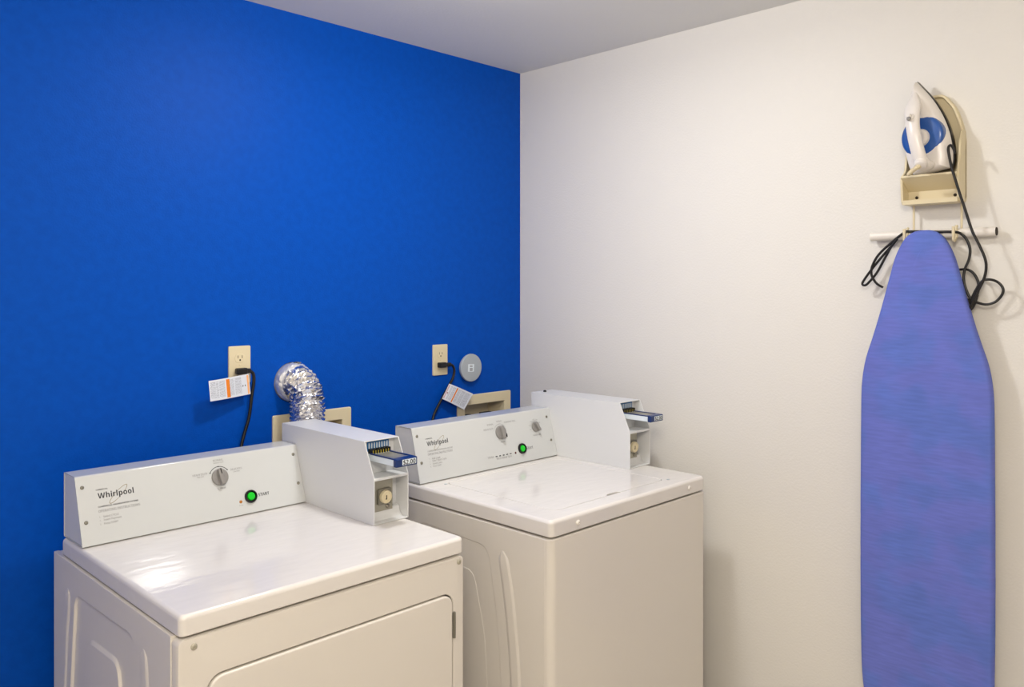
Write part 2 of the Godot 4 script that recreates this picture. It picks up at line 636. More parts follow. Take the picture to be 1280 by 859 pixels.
# left side sheet of a machine (facing -x): a flat border, a sunk panel and a raised field in it; outlines in (z, y)
func side_sheet(x: float, rect: Array, panel: Array, field: Array, depth: float) -> Mb:
	var c := Vector2.ZERO
	for p in field:
		c += p / field.size()
	var angs := []
	for i in 160:
		angs.append(-PI + TAU * (i + 0.5) / 160)
	for p in rect:
		angs.append((p - c).angle())
	angs.sort()
	var sp := Array(Kit.soft(panel, 0.035, 6))
	var sf := Array(Kit.soft(field, 0.03, 6))
	var rings := []
	# (outline, moved inwards, x)
	for q in [[rect, 0.0, 0.012], [rect, 0.0, 0.002], [rect, 0.0006, 0.0006], [rect, 0.002, 0.0], [sp, 0.0, 0.0], [sp, 0.0025, 0.0006], [sp, 0.007, depth * 0.75], [sp, 0.010, depth], [sf, -0.010, depth], [sf, -0.007, depth * 0.75], [sf, -0.002, 0.0008], [sf, 0.001, 0.0004]]:
		var ring := PackedVector3Array()
		for a in angs:
			var p: Vector2 = c + Vector2.from_angle(a) * (reach(q[0], c, a) - q[1])
			ring.append(Vector3(x + q[2], p.y, p.x))
		rings.append(ring)
	var m := Mb.new()
	var s := m.mark()
	for k in rings.size() - 1:
		for i in angs.size():
			var j := (i + 1) % angs.size()
			m.quad(rings[k][i], rings[k][j], rings[k + 1][j], rings[k + 1][i])
	m.fan(rings[rings.size() - 1], false)
	m.outward(s)
	# the first flat quad must face -x
	var f := s + 4 * 6 * angs.size()
	if (m.v[f + 2] - m.v[f]).cross(m.v[f + 1] - m.v[f]).x > 0.0:
		for i in range(s, m.v.size(), 3):
			var t := m.v[i + 1]
			m.v[i + 1] = m.v[i + 2]
			m.v[i + 2] = t
	return m

# low rounded bead on a left side sheet along points (z, y)
func bead(m: Mb, x: float, pts: Array, w: float, h: float) -> void:
	var p3 := []
	for p in pts:
		p3.append(Vector3(x, p.y, p.x))
	p3 = Kit.spline(p3, 0.02)
	var rings := []
	for k in p3.size():
		var tn: Vector3 = (p3[mini(k + 1, p3.size() - 1)] - p3[maxi(k - 1, 0)]).normalized()
		var sd := tn.cross(Vector3.LEFT).normalized()
		var e := minf(1.0, minf(k, p3.size() - 1 - k) / 2.0)
		var f := 0.25 + 0.75 * sqrt(1.0 - (1.0 - e) * (1.0 - e))
		var ring := PackedVector3Array()
		for i in 13:
			var u := -1.0 + i / 6.0
			ring.append(p3[k] + sd * u * w * f + Vector3(-h * f * smoothstep(1.0, 0.5, absf(u)), 0, 0))
		ring.append(p3[k] + Vector3(0.001, 0, 0))
		rings.append(ring)
	m.loft(rings)

func coin_box(t: Node3D, bx: float, y0: float, z0: float, zf: float, zm: float, price: String) -> void:
	# zf: front of the top, zm: front of the lower half; the front between slopes
	var b2 := bx + 0.1105
	var yt := y0 + 0.2105
	var ym := y0 + 0.119
	var fx := Transform3D(Basis(Vector3(0, 0, 1), Vector3(0, 1, 0), Vector3(1, 0, 0)), Vector3.ZERO)
	var side := Kit.soft([Vector2(z0, y0), Vector2(zm, y0), Vector2(zm, ym), Vector2(zf, yt), Vector2(z0, yt)], 0.003, 2)
	var m := Mb.new()
	for x in [bx, b2 - 0.0025]:
		m.loft([Kit.ring(Kit.inset(side, 0.0006), x, fx), Kit.ring(side, x + 0.0006, fx), Kit.ring(side, x + 0.0019, fx), Kit.ring(Kit.inset(side, 0.0006), x + 0.0025, fx)])
	m.rbox(Vector3(bx + 0.0005, yt - 0.0025, z0), Vector3(b2 - 0.0005, yt, zf), 0.001, 2)
	m.rbox(Vector3(bx + 0.0005, y0, z0), Vector3(b2 - 0.0005, yt - 0.001, z0 + 0.0025), 0.001, 2)
	var box := part(t, "coin_box", m, mats.coin_white)
	# shelf between the slide's bay and the lock's bay
	m = Mb.new()
	m.rbox(Vector3(bx + 0.002, ym - 0.003, zm - 0.075), Vector3(b2 - 0.002, ym, zm - 0.001), 0.0012, 2)
	m.rbox(Vector3(bx + 0.002, ym - 0.006, zm - 0.003), Vector3(b2 - 0.002, ym + 0.001, zm - 0.0005), 0.001, 2)
	part(box, "shelf", m, mats.coin_white)
	# plate behind the slide with the coin pictures
	var zp := zf - 0.02
	m = Mb.new()
	m.rbox(Vector3(bx + 0.002, ym, zp - 0.003), Vector3(b2 - 0.002, yt - 0.002, zp), 0.001, 2)
	part(box, "slide_plate", m, mats.ivory if price == "" else mats.coin_white)
	m = Mb.new()
	m.rbox(Vector3(bx + 0.022, y0 + 0.178, zp), Vector3(bx + 0.092, y0 + 0.2035, zp + 0.001), 0.0004, 1)
	part(box, "coin_label", m, mats.label_blue)
	m = Mb.new()
	for k in 8:
		var x := bx + 0.0265 + k * 0.0082
		m.rbox(Vector3(x, y0 + 0.1835, zp + 0.0008), Vector3(x + 0.004, y0 + 0.200, zp + 0.0015), 0.0003, 1)
	part(box, "coin_label_print", m, mats.label_white)
	# the slide: a steel tray with slots, pulled out towards the front
	var xs := bx + 0.0205
	var xe := bx + 0.0865
	var ys := y0 + 0.157
	var zs := zm + 0.0675
	m = Mb.new()
	m.rbox(Vector3(xs, ys, zp - 0.03), Vector3(xe, ys + 0.0165, zs - 0.014), 0.0015, 2)
	part(box, "coin_slide", m, mats.label_white)
	m = Mb.new()
	m.rbox(Vector3(xs - 0.0004, ys + 0.0165, zp + 0.014), Vector3(xs + 0.006, ys + 0.0195, zs - 0.012), 0.0008, 2)
	m.rbox(Vector3(xe - 0.006, ys + 0.0165, zp + 0.002), Vector3(xe + 0.0004, ys + 0.0195, zs - 0.012), 0.0008, 2)
	m.rbox(Vector3(xs + 0.004, ys + 0.0165, zs - 0.022), Vector3(xe - 0.004, ys + 0.0195, zs - 0.012), 0.0008, 2)
	part(box, "slide_rim", m, mats.slide_blue)
	m = Mb.new()
	m.rbox(Vector3(xs + 0.007, ys + 0.016, zp + 0.022), Vector3(xe - 0.007, ys + 0.0175, zs - 0.023), 0.0006, 2)
	part(box, "slide_top", m, mats.zinc)
	m = Mb.new()
	for k in 8:
		var x := bx + 0.0255 + k * 0.0082
		m.rbox(Vector3(x, ys + 0.016, zp + 0.0005), Vector3(x + 0.0032, ys + 0.0285, zp + 0.018), 0.0004, 1)
	part(box, "coin_slots", m, mats.black, "black upright coin slots")
	m = Mb.new()
	for k in 7:
		var x := bx + 0.0255 + k * 0.0082 + 0.0048
		m.rbox(Vector3(x, ys + 0.016, zp + 0.001), Vector3(x + 0.0014, ys + 0.025, zp + 0.017), 0.0003, 1)
	part(box, "slot_dividers", m, mats.yellow)
	m = Mb.new()
	m.rbox(Vector3(xs - 0.001, ys - 0.0015, zs - 0.014), Vector3(xe + 0.001, ys + 0.0195, zs), 0.003, 3)
	part(box, "slide_grip", m, mats.slide_blue, "blue grip of the coin slide")
	m = Mb.new()
	m.rbox(Vector3(xs + 0.018, ys + 0.0025, zs - 0.001), Vector3(xe - 0.004, ys + 0.0165, zs + 0.0006), 0.0005, 2)
	part(box, "price_label", m, mats.label_white)
	m = Mb.new()
	m.text(price, xs + 0.0205, xe - 0.0065, ys + 0.0093, Transform3D(Basis(), Vector3(0, 0, zs + 0.0008)), true)
	part(box, "price_lettering", m, mats.print_dark)
	# lock bay
	m = Mb.new()
	m.rbox(Vector3(bx + 0.002, y0 + 0.0235, zm - 0.036), Vector3(bx + 0.083, ym - 0.003, zm - 0.033), 0.001, 2)
	part(box, "lock_plate", m, mats.zinc)
	m = Mb.new()
	m.rbox(Vector3(bx + 0.083, y0 + 0.002, zm - 0.055), Vector3(b2 - 0.002, ym - 0.003, zm - 0.052), 0.001, 2)
	m.rbox(Vector3(bx + 0.0022, y0 + 0.0005, zm - 0.055), Vector3(b2 - 0.0022, y0 + 0.003, zm - 0.0015), 0.001, 2)
	# rising curve of the bay's floor
	var cp := Kit.soft([Vector2(zm - 0.054, y0 + 0.002), Vector2(zm - 0.02, y0 + 0.002), Vector2(zm - 0.033, y0 + 0.012), Vector2(zm - 0.037, y0 + 0.03), Vector2(zm - 0.054, y0 + 0.03)], 0.008, 4)
	m.loft([Kit.ring(cp, bx + 0.0022, fx), Kit.ring(cp, b2 - 0.004, fx)])
	part(box, "lock_bay", m, mats.coin_white)
	m = Mb.new()
	var lt := Transform3D(Basis(), Vector3(bx + 0.0535, y0 + 0.062, zm - 0.0335))
	m.slab(Kit.rr(-0.021, -0.021, 0.021, 0.021, 0.004, 3), 0.0, 0.007, 0.001, lt)
	part(box, "lock_seat", m, mats.dull_steel)
	m = Mb.new()
	m.lathe([[0.0175, 0.006], [0.0175, 0.014], [0.016, 0.016], [0.0125, 0.0162], [0.012, 0.0145], [0.0002, 0.0145]], lt, 36)
	part(box, "lock_cylinder", m, mats.ivory, "round ivory lock cylinder")
	m = Mb.new()
	m.rbox(Vector3(-0.0013, -0.0065, 0.0146), Vector3(0.0013, 0.0045, 0.0152), 0.0002, 1, lt)
	m.rbox(Vector3(-0.0035, -0.0065, 0.0146), Vector3(0.0013, -0.004, 0.0152), 0.0002, 1, lt)
	part(box, "keyhole_shade", m, mats.black)  # raised strips; the shade inside the lock opening is painted in black
	m = Mb.new()
	m.lathe([[0.0055, 0.0], [0.0055, 0.003], [0.004, 0.0045], [0.0001, 0.0048]], Transform3D(Basis(), Vector3(bx + 0.067, y0 + 0.033, zm - 0.0335)), 16)
	part(box, "lock_screw", m, mats.steel)

func build_dryer() -> void:
	var x0 := -1.7499
	var x1 := -1.0501
	var y := 0.9223
	var zf := 0.836
	var t := thing("clothes_dryer", "white coin-operated clothes dryer with silver foil duct behind it, nearest the camera", "dryer", Vector3((x0 + x1) / 2, 0, 0.48))
	var m := Mb.new()
	# cabinet: side and back shell
	m.rbox(Vector3(x0 + 0.005, 0.03, 0.107), Vector3(x1 + 0.002, 0.8795, 0.806), 0.004, 3)
	var body := part(t, "cabinet", m, mats.cabinet_white)
	# stamped side sheet: sunk panel with a raised field, a bead on either side
	var xs := x0 - 0.005
	m = side_sheet(xs, [Vector2(0.106, 0.032), Vector2(0.806, 0.032), Vector2(0.806, 0.8795), Vector2(0.106, 0.8795)],
		[Vector2(0.262, 0.818), Vector2(0.625, 0.828), Vector2(0.668, 0.45), Vector2(0.625, 0.085), Vector2(0.262, 0.09), Vector2(0.212, 0.45)],
		[Vector2(0.350, 0.730), Vector2(0.532, 0.738), Vector2(0.585, 0.45), Vector2(0.532, 0.17), Vector2(0.350, 0.17), Vector2(0.302, 0.45)], 0.006)
	part(body, "side_sheet", m, mats.cabinet_white)
	for q in [[0.215, -0.042], [0.677, 0.036]]:
		m = Mb.new()
		bead(m, xs + 0.0002, [Vector2(q[0], 0.815), Vector2(q[0] + q[1] * 0.65, 0.62), Vector2(q[0] + q[1], 0.45), Vector2(q[0] + q[1] * 0.65, 0.28), Vector2(q[0], 0.095)], 0.021, 0.003)
		part(body, "bead", m, mats.cabinet_white)
	# toe space below the cabinet
	m = Mb.new()
	m.rbox(Vector3(x0 + 0.02, 0.0, 0.13), Vector3(x1 - 0.02, 0.035, 0.78), 0.003)
	part(t, "base", m, mats.cabinet_white)
	# front panel: a frame around the door opening
	var dl := -1.694
	var dr := -1.0862
	var dt := 0.7905
	var db := 0.24
	var rings := []
	var sh := [[0.0, 0.8075], [0.0, 0.8255], [0.0025, 0.8315], [0.0085, 0.834]]
	for s in sh:
		rings.append(Kit.ring(Kit.rr(x0 - 0.003, 0.06, x1 + 0.003, 0.8765, 0.012, 6, s[0]), s[1]))
	rings.append(Kit.ring(Kit.rr(dl, db, dr, dt, 0.028, 6, -0.0055), 0.834))
	rings.append(Kit.ring(Kit.rr(dl, db, dr, dt, 0.028, 6, -0.0035), 0.832))
	rings.append(Kit.ring(Kit.rr(dl, db, dr, dt, 0.028, 6, -0.0035), 0.8085))
	m = Mb.new()
	m.loft(rings, false, false, true)
	var fp := part(t, "front_panel", m, mats.cabinet_white)
	for p in [[-1.7225, 0.8593], [-1.0648, 0.8626]]:
		screw_at(fp, Transform3D(Basis(), Vector3(0, 0, 0.834)), p[0], p[1], 0.0065, mats.screw_grey)
	# door
	m = Mb.new()
	rings = [Kit.ring(Kit.rr(dl, db, dr, dt, 0.028, 6, 0.0), 0.812)]
	for k in 4:
		var a := PI / 2 * k / 3
		rings.append(Kit.ring(Kit.rr(dl, db, dr, dt, 0.028, 6, 0.005 * (1 - cos(a))), 0.8325 + 0.005 * sin(a)))
	m.loft(rings)
	var door := part(t, "door", m, mats.cabinet_white)
	for yy in [0.684, 0.30]:
		m = Mb.new()
		m.tube([Vector3(-1.0835, yy, 0.838), Vector3(-1.0835, yy + 0.062, 0.838)], 0.004, 12)
		m.rbox(Vector3(-1.0835, yy + 0.004, 0.834), Vector3(-1.076, yy + 0.058, 0.8362), 0.0008, 2)
		part(door, "hinge", m, mats.dull_steel)
	# gap between top and cabinet, then the top
	m = Mb.new()
	m.rbox(Vector3(x0 + 0.06, 0.87, 0.17), Vector3(x1 - 0.06, 0.89, 0.77), 0.002, 1)
	part(t, "top_frame", m, mats.cabinet_white)
	m = Mb.new()
	top_slab(m, x0, x1, 0.149, zf, y - 0.0395, y, 0.010, 0.012)
	part(t, "top_panel", m, mats.enamel)
	# console
	var zt := 0.2273
	var zb := 0.2858
	var yt := 1.0807
	var c := console(t, x0 + 0.005, -1.1575, y, yt, 0.149, zt, zb)
	var fr := console_frame(y, zb, yt, zt)
	for p in [[-1.731, 0.1414], [-1.731, 0.0585], [-1.1712, 0.1412], [-1.1712, 0.0586]]:
		screw_at(c, fr, p[0], p[1])
	dial(c, fr, -1.3945, 0.1118, 0.0225, 0.12, true)
	button(c, fr, -1.3182, 0.0468)
	dot_light(c, "indicator_light", fr, -1.348, 0.0377, 0.0042, mats.amber)
	logo(c, fr, -1.6987)
	var pt := fr * Transform3D(Basis(), Vector3(0, 0, 0.0003))
	m = Mb.new()
	m.text("COMMERCIAL WASHER/DRYER SYSTEMS", -1.701, -1.608, 0.0898, pt, true)
	m.text("START", -1.2955, -1.2640, 0.047, pt, true)
	arc_mark(m, pt, Vector2(-1.3945, 0.1118), 0.0285, 0.62, 2.62)
	m.slab(Kit.circle(Vector2(-1.3945, 0.1403), 0.0017, 10), 0.0, 0.0002, 0.0001, pt)
	for a in [0.62, 2.62]:
		m.slab(Kit.circle(Vector2(-1.3945, 0.1118) + Vector2.from_angle(a) * 0.0285, 0.0018, 10), 0.0, 0.0002, 0.0001, pt)
	part(c, "printed_lettering", m, mats.print_dark)
	m = Mb.new()
	m.text("OPERATING INSTRUCTIONS", -1.7013, -1.6048, 0.0793, pt)
	for k in 3:
		m.text(["1.", "2.", "3."][k], -1.701, -1.698, [0.0657, 0.0572, 0.0489][k], pt)
		m.text(["Select CYCLE", "Insert Payment", "Press START"][k], -1.692, [-1.657, -1.6513, -1.6598][k], [0.0657, 0.0572, 0.0489][k], pt)
	m.text("NORMAL", -1.4062, -1.3785, 0.1572, pt)
	m.text("Medium Heat", -1.4062, -1.378, 0.1508, pt)
	m.text("HEAVY DUTY", -1.466, -1.4265, 0.1265, pt)
	m.text("High Heat", -1.455, -1.4365, 0.120, pt)
	m.text("DELICATES", -1.3622, -1.3299, 0.127, pt)
	m.text("Low Heat", -1.355, -1.337, 0.1205, pt)
	m.text("3 - PRESS", -1.406, -1.383, 0.0825, pt, true)
	m.text("In Use", -1.354, -1.343, 0.0285, pt)
	part(c, "printed_small_lettering", m, mats.print_grey)
	coin_box(t, -1.1567, y, 0.1485, 0.5681, 0.6112, "$2.00")

# a slab with a rounded upper edge and rounded corners seen from above
func top_slab(m: Mb, x0: float, x1: float, z0: float, z1: float, y0: float, y1: float, r: float, cr: float) -> void:
	var fx := Transform3D(Basis(Vector3(1, 0, 0), Vector3(0, 0, 1), Vector3(0, 1, 0)), Vector3.ZERO)
	var rings := []
	for p in [[0.002, 0.0], [0.0, 0.002]]:
		rings.append(Kit.ring(Kit.rr(x0, z0, x1, z1, cr, 6, p[0]), y0 + p[1], fx))
	for k in 6:
		var a := PI / 2 * k / 5
		rings.append(Kit.ring(Kit.rr(x0, z0, x1, z1, cr, 6, r * (1 - cos(a))), y1 - r * (1 - sin(a)), fx))
	m.loft(rings)

func build_washer() -> void:
	var x0 := -0.8757
	var x1 := -0.164
	var y := 0.9489
	var zf := 0.966
	var t := thing("washing_machine", "white coin-operated top-loading washing machine with closed lid, in the room corner", "washing machine", Vector3((x0 + x1) / 2, 0, 0.62))
	var m := Mb.new()
	var fx := Transform3D(Basis(Vector3(1, 0, 0), Vector3(0, 0, 1), Vector3(0, 1, 0)), Vector3.ZERO)
	var rings := []
	for k in 4:
		var a := PI / 2 * k / 3
		rings.append(Kit.ring(Kit.rr(x0, 0.27, x1 + 0.003, zf, 0.022, 8, 0.004 * (1 - sin(a))), 0.03 + 0.004 * (1 - cos(a)), fx))
	for k in 4:
		var a := PI / 2 * k / 3
		rings.append(Kit.ring(Kit.rr(x0, 0.27, x1 + 0.003, zf, 0.02, 8, 0.004 * (1 - cos(a))), 0.9012 - 0.004 * (1 - sin(a)), fx))
	m.loft(rings)
	var body := part(t, "cabinet", m, mats.cabinet_white)
	m = side_sheet(x0 - 0.001, [Vector2(0.272, 0.034), Vector2(0.945, 0.034), Vector2(0.945, 0.8995), Vector2(0.272, 0.8995)],
		[Vector2(0.44, 0.848), Vector2(0.738, 0.838), Vector2(0.775, 0.65), Vector2(0.792, 0.45), Vector2(0.738, 0.1), Vector2(0.44, 0.1), Vector2(0.385, 0.45), Vector2(0.40, 0.65)],
		[Vector2(0.48, 0.765), Vector2(0.68, 0.755), Vector2(0.722, 0.60), Vector2(0.735, 0.45), Vector2(0.68, 0.18), Vector2(0.48, 0.18), Vector2(0.44, 0.45), Vector2(0.45, 0.6)], 0.006)
	part(body, "side_sheet", m, mats.cabinet_white)
	m = Mb.new()
	bead(m, x0 - 0.0008, [Vector2(0.793, 0.837), Vector2(0.822, 0.69), Vector2(0.843, 0.48), Vector2(0.835, 0.3), Vector2(0.80, 0.1)], 0.022, 0.0026)
	part(body, "bead", m, mats.cabinet_white)
	m = Mb.new()
	m.rbox(Vector3(x0 + 0.02, 0.0, 0.29), Vector3(x1 - 0.02, 0.035, zf - 0.03), 0.003)
	part(t, "base", m, mats.cabinet_white)
	# dark gap under the top
	m = Mb.new()
	m.rbox(Vector3(x0 + 0.06, 0.895, 0.31), Vector3(x1 - 0.06, 0.92, zf - 0.05), 0.004, 2)
	part(t, "top_frame", m, mats.cabinet_white)
	# top: a frame round the lid
	var lx0 := -0.797
	var lx1 := -0.300
	var lz0 := 0.472
	var lz1 := 0.906
	var yb := y - 0.0425
	rings = []
	for p in [[0.002, yb], [0.0, yb + 0.002]]:
		rings.append(Kit.ring(Kit.rr(x0, 0.29, x1, zf, 0.014, 6, p[0]), p[1], fx))
	for k in 6:
		var a := PI / 2 * k / 5
		rings.append(Kit.ring(Kit.rr(x0, 0.29, x1, zf, 0.014, 6, 0.010 * (1 - cos(a))), y - 0.010 * (1 - sin(a)), fx))
	rings.append(Kit.ring(Kit.rr(lx0, lz0, lx1, lz1, 0.02, 6, -0.0022), y, fx))
	rings.append(Kit.ring(Kit.rr(lx0, lz0, lx1, lz1, 0.02, 6, -0.0012), y - 0.0012, fx))
	rings.append(Kit.ring(Kit.rr(lx0, lz0, lx1, lz1, 0.02, 6, -0.0012), y - 0.02, fx))
	m = Mb.new()
	m.loft(rings, false, false, true)
	var top := part(t, "top_panel", m, mats.enamel)
	for x in [-0.773, -0.2545]:
		screw_at(top, Transform3D(Basis(), Vector3(0, 0, zf)), x, 0.9255, 0.0075, mats.white_plastic)
	for p in [Vector2(-0.8065, 0.4812), Vector2(-0.291, 0.915)]:
		m = Mb.new()
		m.lathe([[0.005, -0.001], [0.005, 0.0006], [0.0035, 0.0016], [0.0001, 0.0018]], Transform3D(Basis(Vector3(1, 0, 0), Vector3(0, 0, -1), Vector3(0, 1, 0)), Vector3(p.x, y, p.y)), 14)
		part(top, "lid_bumper", m, mats.cap_grey)
	# ledge under the lid
	m = Mb.new()
	m.rbox(Vector3(lx0 - 0.01, y - 0.03, lz0 - 0.01), Vector3(lx1 + 0.01, y - 0.014, lz1 + 0.01), 0.002, 1)
	part(t, "lid_seat", m, mats.knob_grey)
	# lid with a finger notch in its front edge
	var lp := PackedVector2Array()
	for q in Kit.rr(lx0, lz0, lx1, lz1, 0.02, 6, 0.0008):
		lp.append(q)
		if lp.size() == 14:   # after the two back... front-left corner follows the front edge
			pass
	var full := PackedVector2Array()
	for i in lp.size():
		full.append(lp[i])
		var nx := lp[(i + 1) % lp.size()]
		if absf(lp[i].y - nx.y) < 1e-5 and lp[i].y > 0.8:
			for q in [Vector2(-0.512, lp[i].y), Vector2(-0.518, lp[i].y - 0.008), Vector2(-0.526, lp[i].y - 0.011), Vector2(-0.560, lp[i].y - 0.011), Vector2(-0.568, lp[i].y - 0.008), Vector2(-0.574, lp[i].y)]:
				full.append(q)
	m = Mb.new()
	rings = [Kit.ring(full, y - 0.0145, fx), Kit.ring(full, y - 0.0012, fx), Kit.ring(Kit.inset(full, 0.0004), y - 0.0004, fx), Kit.ring(Kit.inset(full, 0.0014), y - 0.0001, fx)]
	m.loft(rings)
	part(t, "lid", m, mats.enamel)
	# console
	var zt := 0.3975
	var zb := 0.4412
	var yt := 1.1121
	var c := console(t, x0 + 0.005, -0.2635, y, yt, 0.3205, zt, zb)
	var fr := console_frame(y, zb, yt, zt)
	for p in [[-0.8545, 0.143], [-0.853, 0.063], [-0.2825, 0.1388], [-0.2812, 0.0576]]:
		screw_at(c, fr, p[0], p[1])
	dial(c, fr, -0.5125, 0.1118, 0.0225, 0.1, false)
	dial(c, fr, -0.3465, 0.1112, 0.0175, 0.5, false)
	var pt := fr * Transform3D(Basis(), Vector3(0, 0, 0.0003))
	m = Mb.new()
	m.slab(Kit.rr(-0.4925, 0.0945, -0.4875, 0.1065, 0.001, 2), 0.0, 0.004, 0.0005, pt)
	part(c, "dial_window", m, mats.black)
	button(c, fr, -0.4295, 0.0478)
	for k in 5:
		m = Mb.new()
		var xx := -0.5493 + k * 0.0161
		m.slab(Kit.rr(xx - 0.0042, 0.0372, xx + 0.0042, 0.0402, 0.0012, 2), 0.0, 0.0006, 0.0002, pt)
		part(c, "status_light", m, mats.print_dark)
	dot_light(c, "indicator_light", fr, -0.4615, 0.0382, 0.0036, mats.maroon)
	logo(c, fr, -0.8218)
	m = Mb.new()
	m.text("COMMERCIAL WASHER/DRYER SYSTEMS", -0.824, -0.7245, 0.093, pt)
	m.text("OPERATING INSTRUCTIONS", -0.8246, -0.7266, 0.084, pt)
	for k in 4:
		m.text(["1.", "2.", "3.", "4."][k], -0.8225, -0.8195, 0.0704 - k * 0.0078, pt)
		m.text(["Add Load", "Select Wash Cycle", "Insert Coins", "Press START"][k], -0.812, [-0.780, -0.7562, -0.775, -0.7795][k], 0.0704 - k * 0.0078, pt)
	m.text("Delicate", -0.523, -0.500, 0.1495, pt)
	m.text("HEAVY DUTY", -0.5843, -0.5415, 0.1279, pt)
	m.text("NORMAL", -0.5661, -0.538, 0.1427, pt)
	m.text("PERMANENT PRESS", -0.4893, -0.4366, 0.1425, pt)
	m.text("PUSH", -0.519, -0.501, 0.0812, pt)
	m.text("STATUS", -0.587, -0.562, 0.0388, pt)
	m.text("Wash Rinse Spin", -0.551, -0.482, 0.0305, pt)
	m.text("Start", -0.4083, -0.3765, 0.0465, pt, true)
	m.text("TEMPERATURE", -0.366, -0.327, 0.0835, pt)
	for a in [0.5, 1.1, 1.7, 2.3, 2.9, 3.4]:
		var q := Vector2(-0.3465, 0.1112) + Vector2.from_angle(a) * 0.026
		m.text("Hot" if a < 2.0 else "Cold", q.x - 0.004, q.x + 0.004, q.y, pt)
	arc_mark(m, pt, Vector2(-0.3465, 0.1112), 0.0205, 0.2, 3.4, 0.0004)
	arc_mark(m, pt, Vector2(-0.5125, 0.1118), 0.0285, 0.3, 2.9, 0.0004)
	part(c, "printed_lettering", m, mats.print_grey)
	coin_box(t, -0.2627, y, 0.3136, 0.7096, 0.7506, "$2.00")
	m = Mb.new()
	m.lathe([[0.006, 0.0], [0.006, 0.004], [0.0035, 0.006], [0.0001, 0.0062]], Transform3D(Basis(Vector3(1, 0, 0), Vector3(0, 0, -1), Vector3(0, 1, 0)), Vector3(-0.225, y + 0.2105, 0.345)), 16)
	part(t, "top_screw", m, mats.black)

# ------------------------------------------------------------------ on the blue wall
func outlet(label: String, x: float, yt: float) -> void:
	var t := thing("wall_outlet", label, "outlet", Vector3(x + 0.035, yt - 0.114, 0), "wall outlets")
	var m := Mb.new()
	m.slab(Kit.rr(x, yt - 0.114, x + 0.07, yt, 0.004, 3), 0.0, 0.006, 0.0025, Transform3D(), 3)
	part(t, "faceplate", m, mats.ivory)
	for k in 2:
		var cy := yt - 0.037 - 0.040 * k
		m = Mb.new()
		m.slab(Kit.soft([Vector2(x + 0.019, cy - 0.013), Vector2(x + 0.051, cy - 0.013), Vector2(x + 0.051, cy + 0.013), Vector2(x + 0.019, cy + 0.013)], 0.012, 5), 0.004, 0.0072, 0.0008)
		var r := part(t, "receptacle", m, mats.ivory)
		for s in [-1, 1]:
			m = Mb.new()
			m.rbox(Vector3(x + 0.035 + s * 0.0065 - 0.001, cy, 0.0066), Vector3(x + 0.035 + s * 0.0065 + 0.001, cy + 0.0085, 0.0074), 0.0002, 1)
			part(r, "slot_shade", m, mats.slot_dark)  # solid block; the shade of the opening is put into its colour
		m = Mb.new()
		m.slab(Kit.circle(Vector2(x + 0.035, cy - 0.0055), 0.0028, 12), 0.0066, 0.0074, 0.0002)
		part(r, "ground_hole_shade", m, mats.slot_dark)  # solid disc, coloured as the shade inside the opening
	m = Mb.new()
	m.lathe([[0.003, 0.005], [0.003, 0.0066], [0.0001, 0.0072]], Transform3D(Basis(), Vector3(x + 0.035, yt - 0.057, 0)), 12)
	part(t, "screw", m, mats.ivory)

func valve_box(label: String, x0: float, x1: float, yt: float, hose: bool) -> void:
	var t := thing("valve_box", label, "valve box", Vector3((x0 + x1) / 2, yt - 0.245, 0), "washer supply boxes in the blue wall")
	var i0 := x0 + 0.037
	var i1 := x1 - 0.037
	var it := yt - 0.039
	var ib := yt - 0.205
	var m := Mb.new()
	m.loft([Kit.ring(Kit.rr(x0, yt - 0.245, x1, yt, 0.006, 4), 0.0), Kit.ring(Kit.rr(x0, yt - 0.245, x1, yt, 0.006, 4), 0.005), Kit.ring(Kit.rr(x0, yt - 0.245, x1, yt, 0.006, 4, 0.0025), 0.0075), Kit.ring(Kit.rr(i0, ib, i1, it, 0.003, 4, -0.002), 0.0075), Kit.ring(Kit.rr(i0, ib, i1, it, 0.003, 4), 0.0055), Kit.ring(Kit.rr(i0, ib, i1, it, 0.003, 4), 0.0)], false, false, true)
	part(t, "frame", m, mats.cream_plastic)
	m = Mb.new()
	m.loft([Kit.ring(Kit.rr(i0, ib, i1, it, 0.003, 4, -0.0015), 0.001), Kit.ring(Kit.rr(i0, ib, i1, it, 0.003, 4, -0.0015), -0.091), Kit.ring(Kit.rr(i0, ib, i1, it, 0.003, 4, 0.0), -0.0895), Kit.ring(Kit.rr(i0, ib, i1, it, 0.003, 4), 0.001)], false, false, true)
	m.rbox(Vector3(i0, ib, -0.091), Vector3(i1, it, -0.0885), 0.0005, 1)
	part(t, "recess", m, mats.cream_plastic)
	if hose:
		for k in 2:
			var vx := i0 + 0.045 + k * 0.11
			m = Mb.new()
			m.lathe([[0.009, -0.05], [0.012, -0.045], [0.012, -0.02], [0.015, -0.018], [0.015, 0.0], [0.008, 0.004], [0.0002, 0.004]], Transform3D(Basis(Vector3(1, 0, 0), Vector3(0, 0, -1), Vector3(0, 1, 0)), Vector3(vx, it - 0.07, -0.045)), 20)
			var v := part(t, "valve", m, mats.dull_steel)
			m = Mb.new()
			m.rbox(Vector3(vx - 0.028, it - 0.056, -0.056), Vector3(vx + 0.028, it - 0.044, -0.034), 0.004, 3)
			m.tube([Vector3(vx, it - 0.066, -0.045), Vector3(vx, it - 0.05, -0.045)], 0.006, 10)
			part(v, "valve_handle", m, mats.black)

